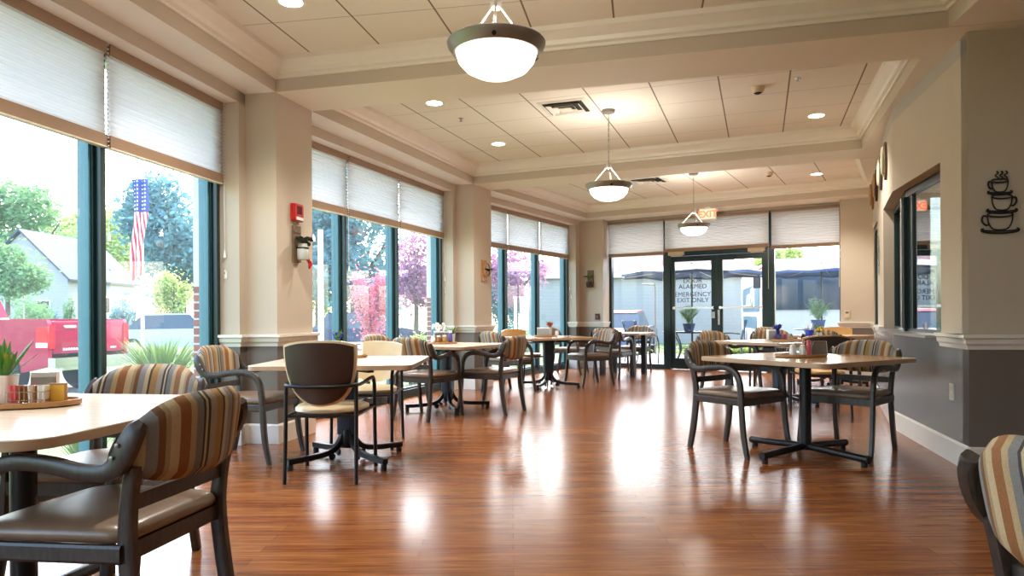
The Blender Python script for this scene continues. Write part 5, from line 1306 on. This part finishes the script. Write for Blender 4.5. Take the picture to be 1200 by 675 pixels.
def patio_table(lab, x, y):
    t = thing('patio_table', lab, 'table', (x, y, -.03))
    m = MB(); N = 28
    m.loft([[(r_ * math.cos(2 * PI * i / N), r_ * math.sin(2 * PI * i / N), z) for i in range(N)] for r_, z in ((.03, .70), (.60, .70), (.60, .708), (.03, .708))], caps=False).build('glass_top', M['decal'], t, 30)
    MB().tube([(.61 * math.cos(2 * PI * i / N), .61 * math.sin(2 * PI * i / N), .705) for i in range(N + 1)], .018, 6, caps=False).build('rim', M['frame'], t, 60)
    for k in range(4):
        a = k * PI / 2 + .5; MB().tube([(.52 * math.cos(a), .52 * math.sin(a), .70), (.34 * math.cos(a), .34 * math.sin(a), .36), (.50 * math.cos(a), .50 * math.sin(a), .0)], .016, 6, smooth=4).build('leg', M['frame'], t, 60)
    MB().tube([(.34 * math.cos(2 * PI * i / N), .34 * math.sin(2 * PI * i / N), .36) for i in range(N + 1)], .010, 6, caps=False).build('ring', M['frame'], t, 60)
patio_table('round patio table with curved dark legs behind the lettered door', UX, UY)
patio_table('round patio table behind the right fixed window', bx(963, 17), 17)
def pot_plant(lab, x, y, z, sc=1.0, seed=1):
    t = thing('potted_plant', lab, 'plant', (x, y, z))
    MB().lathe([(.09 * sc, 0), (.13 * sc, .17 * sc), (.14 * sc, .18 * sc), (.12 * sc, .18 * sc), (.10 * sc, .12 * sc)], 16).build('pot', M['umbrella'], t, 40)
    leaves(foliage(420, .026 * sc, (.27 * sc, .27 * sc, .25 * sc), (0, 0, .38 * sc), seed, 9), 40, .26 * sc, .46 * sc, .25, .012 * sc, (0, 0, .15 * sc), seed).build('leaves', M['leaf_mid'], t)
pot_plant('leafy plant in a blue pot on the patio table behind the lettered door', UX - .16, UY - .36, .68, 1.0, 61)
pot_plant('airy green potted plant on the patio table behind the right fixed window', bx(958, 16.7), 16.66, .68, 1.25, 62)
def patio_chair(lab, x, y, rz):
    t = thing('patio_chair', lab, 'chair', (x, y, -.03), rz, 'dark blue mesh patio chairs')
    for s in (-1, 1):
        MB().tube([(s * .27, .24, 0), (s * .27, .22, .60), (s * .27, -.20, .64)], .013, 6, smooth=4).build('leg', M['frame'], t, 60)
        MB().tube([(s * .25, -.30, 0), (s * .25, -.22, .42), (s * .25, -.34, .95)], .013, 6, smooth=4).build('leg', M['frame'], t, 60)
    MB().box((0, .0, .42), (.50, .46, .02)).build('seat', M['umbrella'], t)
    MB().box((0, -.29, .70), (.50, .02, .50), M=Matrix.Translation((0, 0, 0)) @ Matrix.Rotation(-.0, 4, 'X')).build('backrest', M['umbrella'], t); return t
pc = patio_chair('dark blue mesh patio chair outside the left fixed window', bx(752, 15.4), 15.4, -1.2)
for x, y, rz, lab in ((bx(856, 15.9), 15.9, 1.3, 'dark blue mesh patio chair seen through the right hand door leaf'), (bx(985, 15.4), 15.4, .6, 'dark blue mesh patio chair behind the right fixed window')):
    dup(pc, (x, y, -.03), rz, lab)
o = thing('lamp_post', 'slim grey post with a cross arm on the yard left of the lettered door', 'post', (bx(768, 19), 19, GZ)); MB().tube([(0, 0, 0), (0, 0, 2.2)], .025, 8).tube([(0, 0, 2.15), (-.35, 0, 2.17)], .02, 6).build('pole', M['wainscot'], o)

# ------------------------------------------------------------------ light, world, camera
w = bpy.data.worlds.new('sky'); SC.world = w; w.use_nodes = True; nt = w.node_tree
bg = nt.nodes['Background']; sk = nt.nodes.new('ShaderNodeTexSky'); sk.sky_type = 'NISHITA'; sk.sun_disc = False; sk.sun_elevation = R(48); sk.sun_rotation = R(0); sk.air_density = 1.2; sk.dust_density = 3.5; sk.ozone_density = 1.2
nt.links.new(sk.outputs[0], bg.inputs[0]); bg.inputs[1].default_value = SKY
l = bpy.data.lights.new('sun', 'SUN'); l.energy = SUN; l.angle = R(2); l.color = (1, .95, .86)
o = bpy.data.objects.new('sun', l); COL.objects.link(o); o.rotation_euler = (R(46), R(0), R(78)); o.location = (0, 0, 20)
cam = bpy.data.cameras.new('camera'); cam.sensor_width = 36; cam.sensor_fit = 'HORIZONTAL'; cam.lens = 825.704 / 1200 * 36; cam.shift_y = (368.765 - 337.5) / 1200; cam.clip_start = .05; cam.clip_end = 300
co = bpy.data.objects.new('camera', cam); COL.objects.link(co); co.location = (0, 0, 1.07)
co.matrix_world = Matrix.Translation((0, 0, 1.07)) @ Matrix.Rotation(PI / 2, 4, 'X') @ Matrix.Rotation(R(-.354), 4, 'Z')
SC.camera = co
vs_ = SC.view_settings; SC.display_settings.display_device = 'sRGB'; vs_.view_transform = 'Standard'; vs_.look = 'None'; vs_.exposure = EXPO; vs_.gamma = 1; vs_.use_curve_mapping = False
cy = SC.cycles; cy.use_denoising = True
try: cy.denoiser = 'OPENIMAGEDENOISE'
except Exception: pass
cy.max_bounces = 10; cy.diffuse_bounces = 5; cy.glossy_bounces = 4; cy.transmission_bounces = 6; cy.transparent_max_bounces = 16; cy.sample_clamp_indirect = 8; cy.caustics_reflective = False; cy.caustics_refractive = False
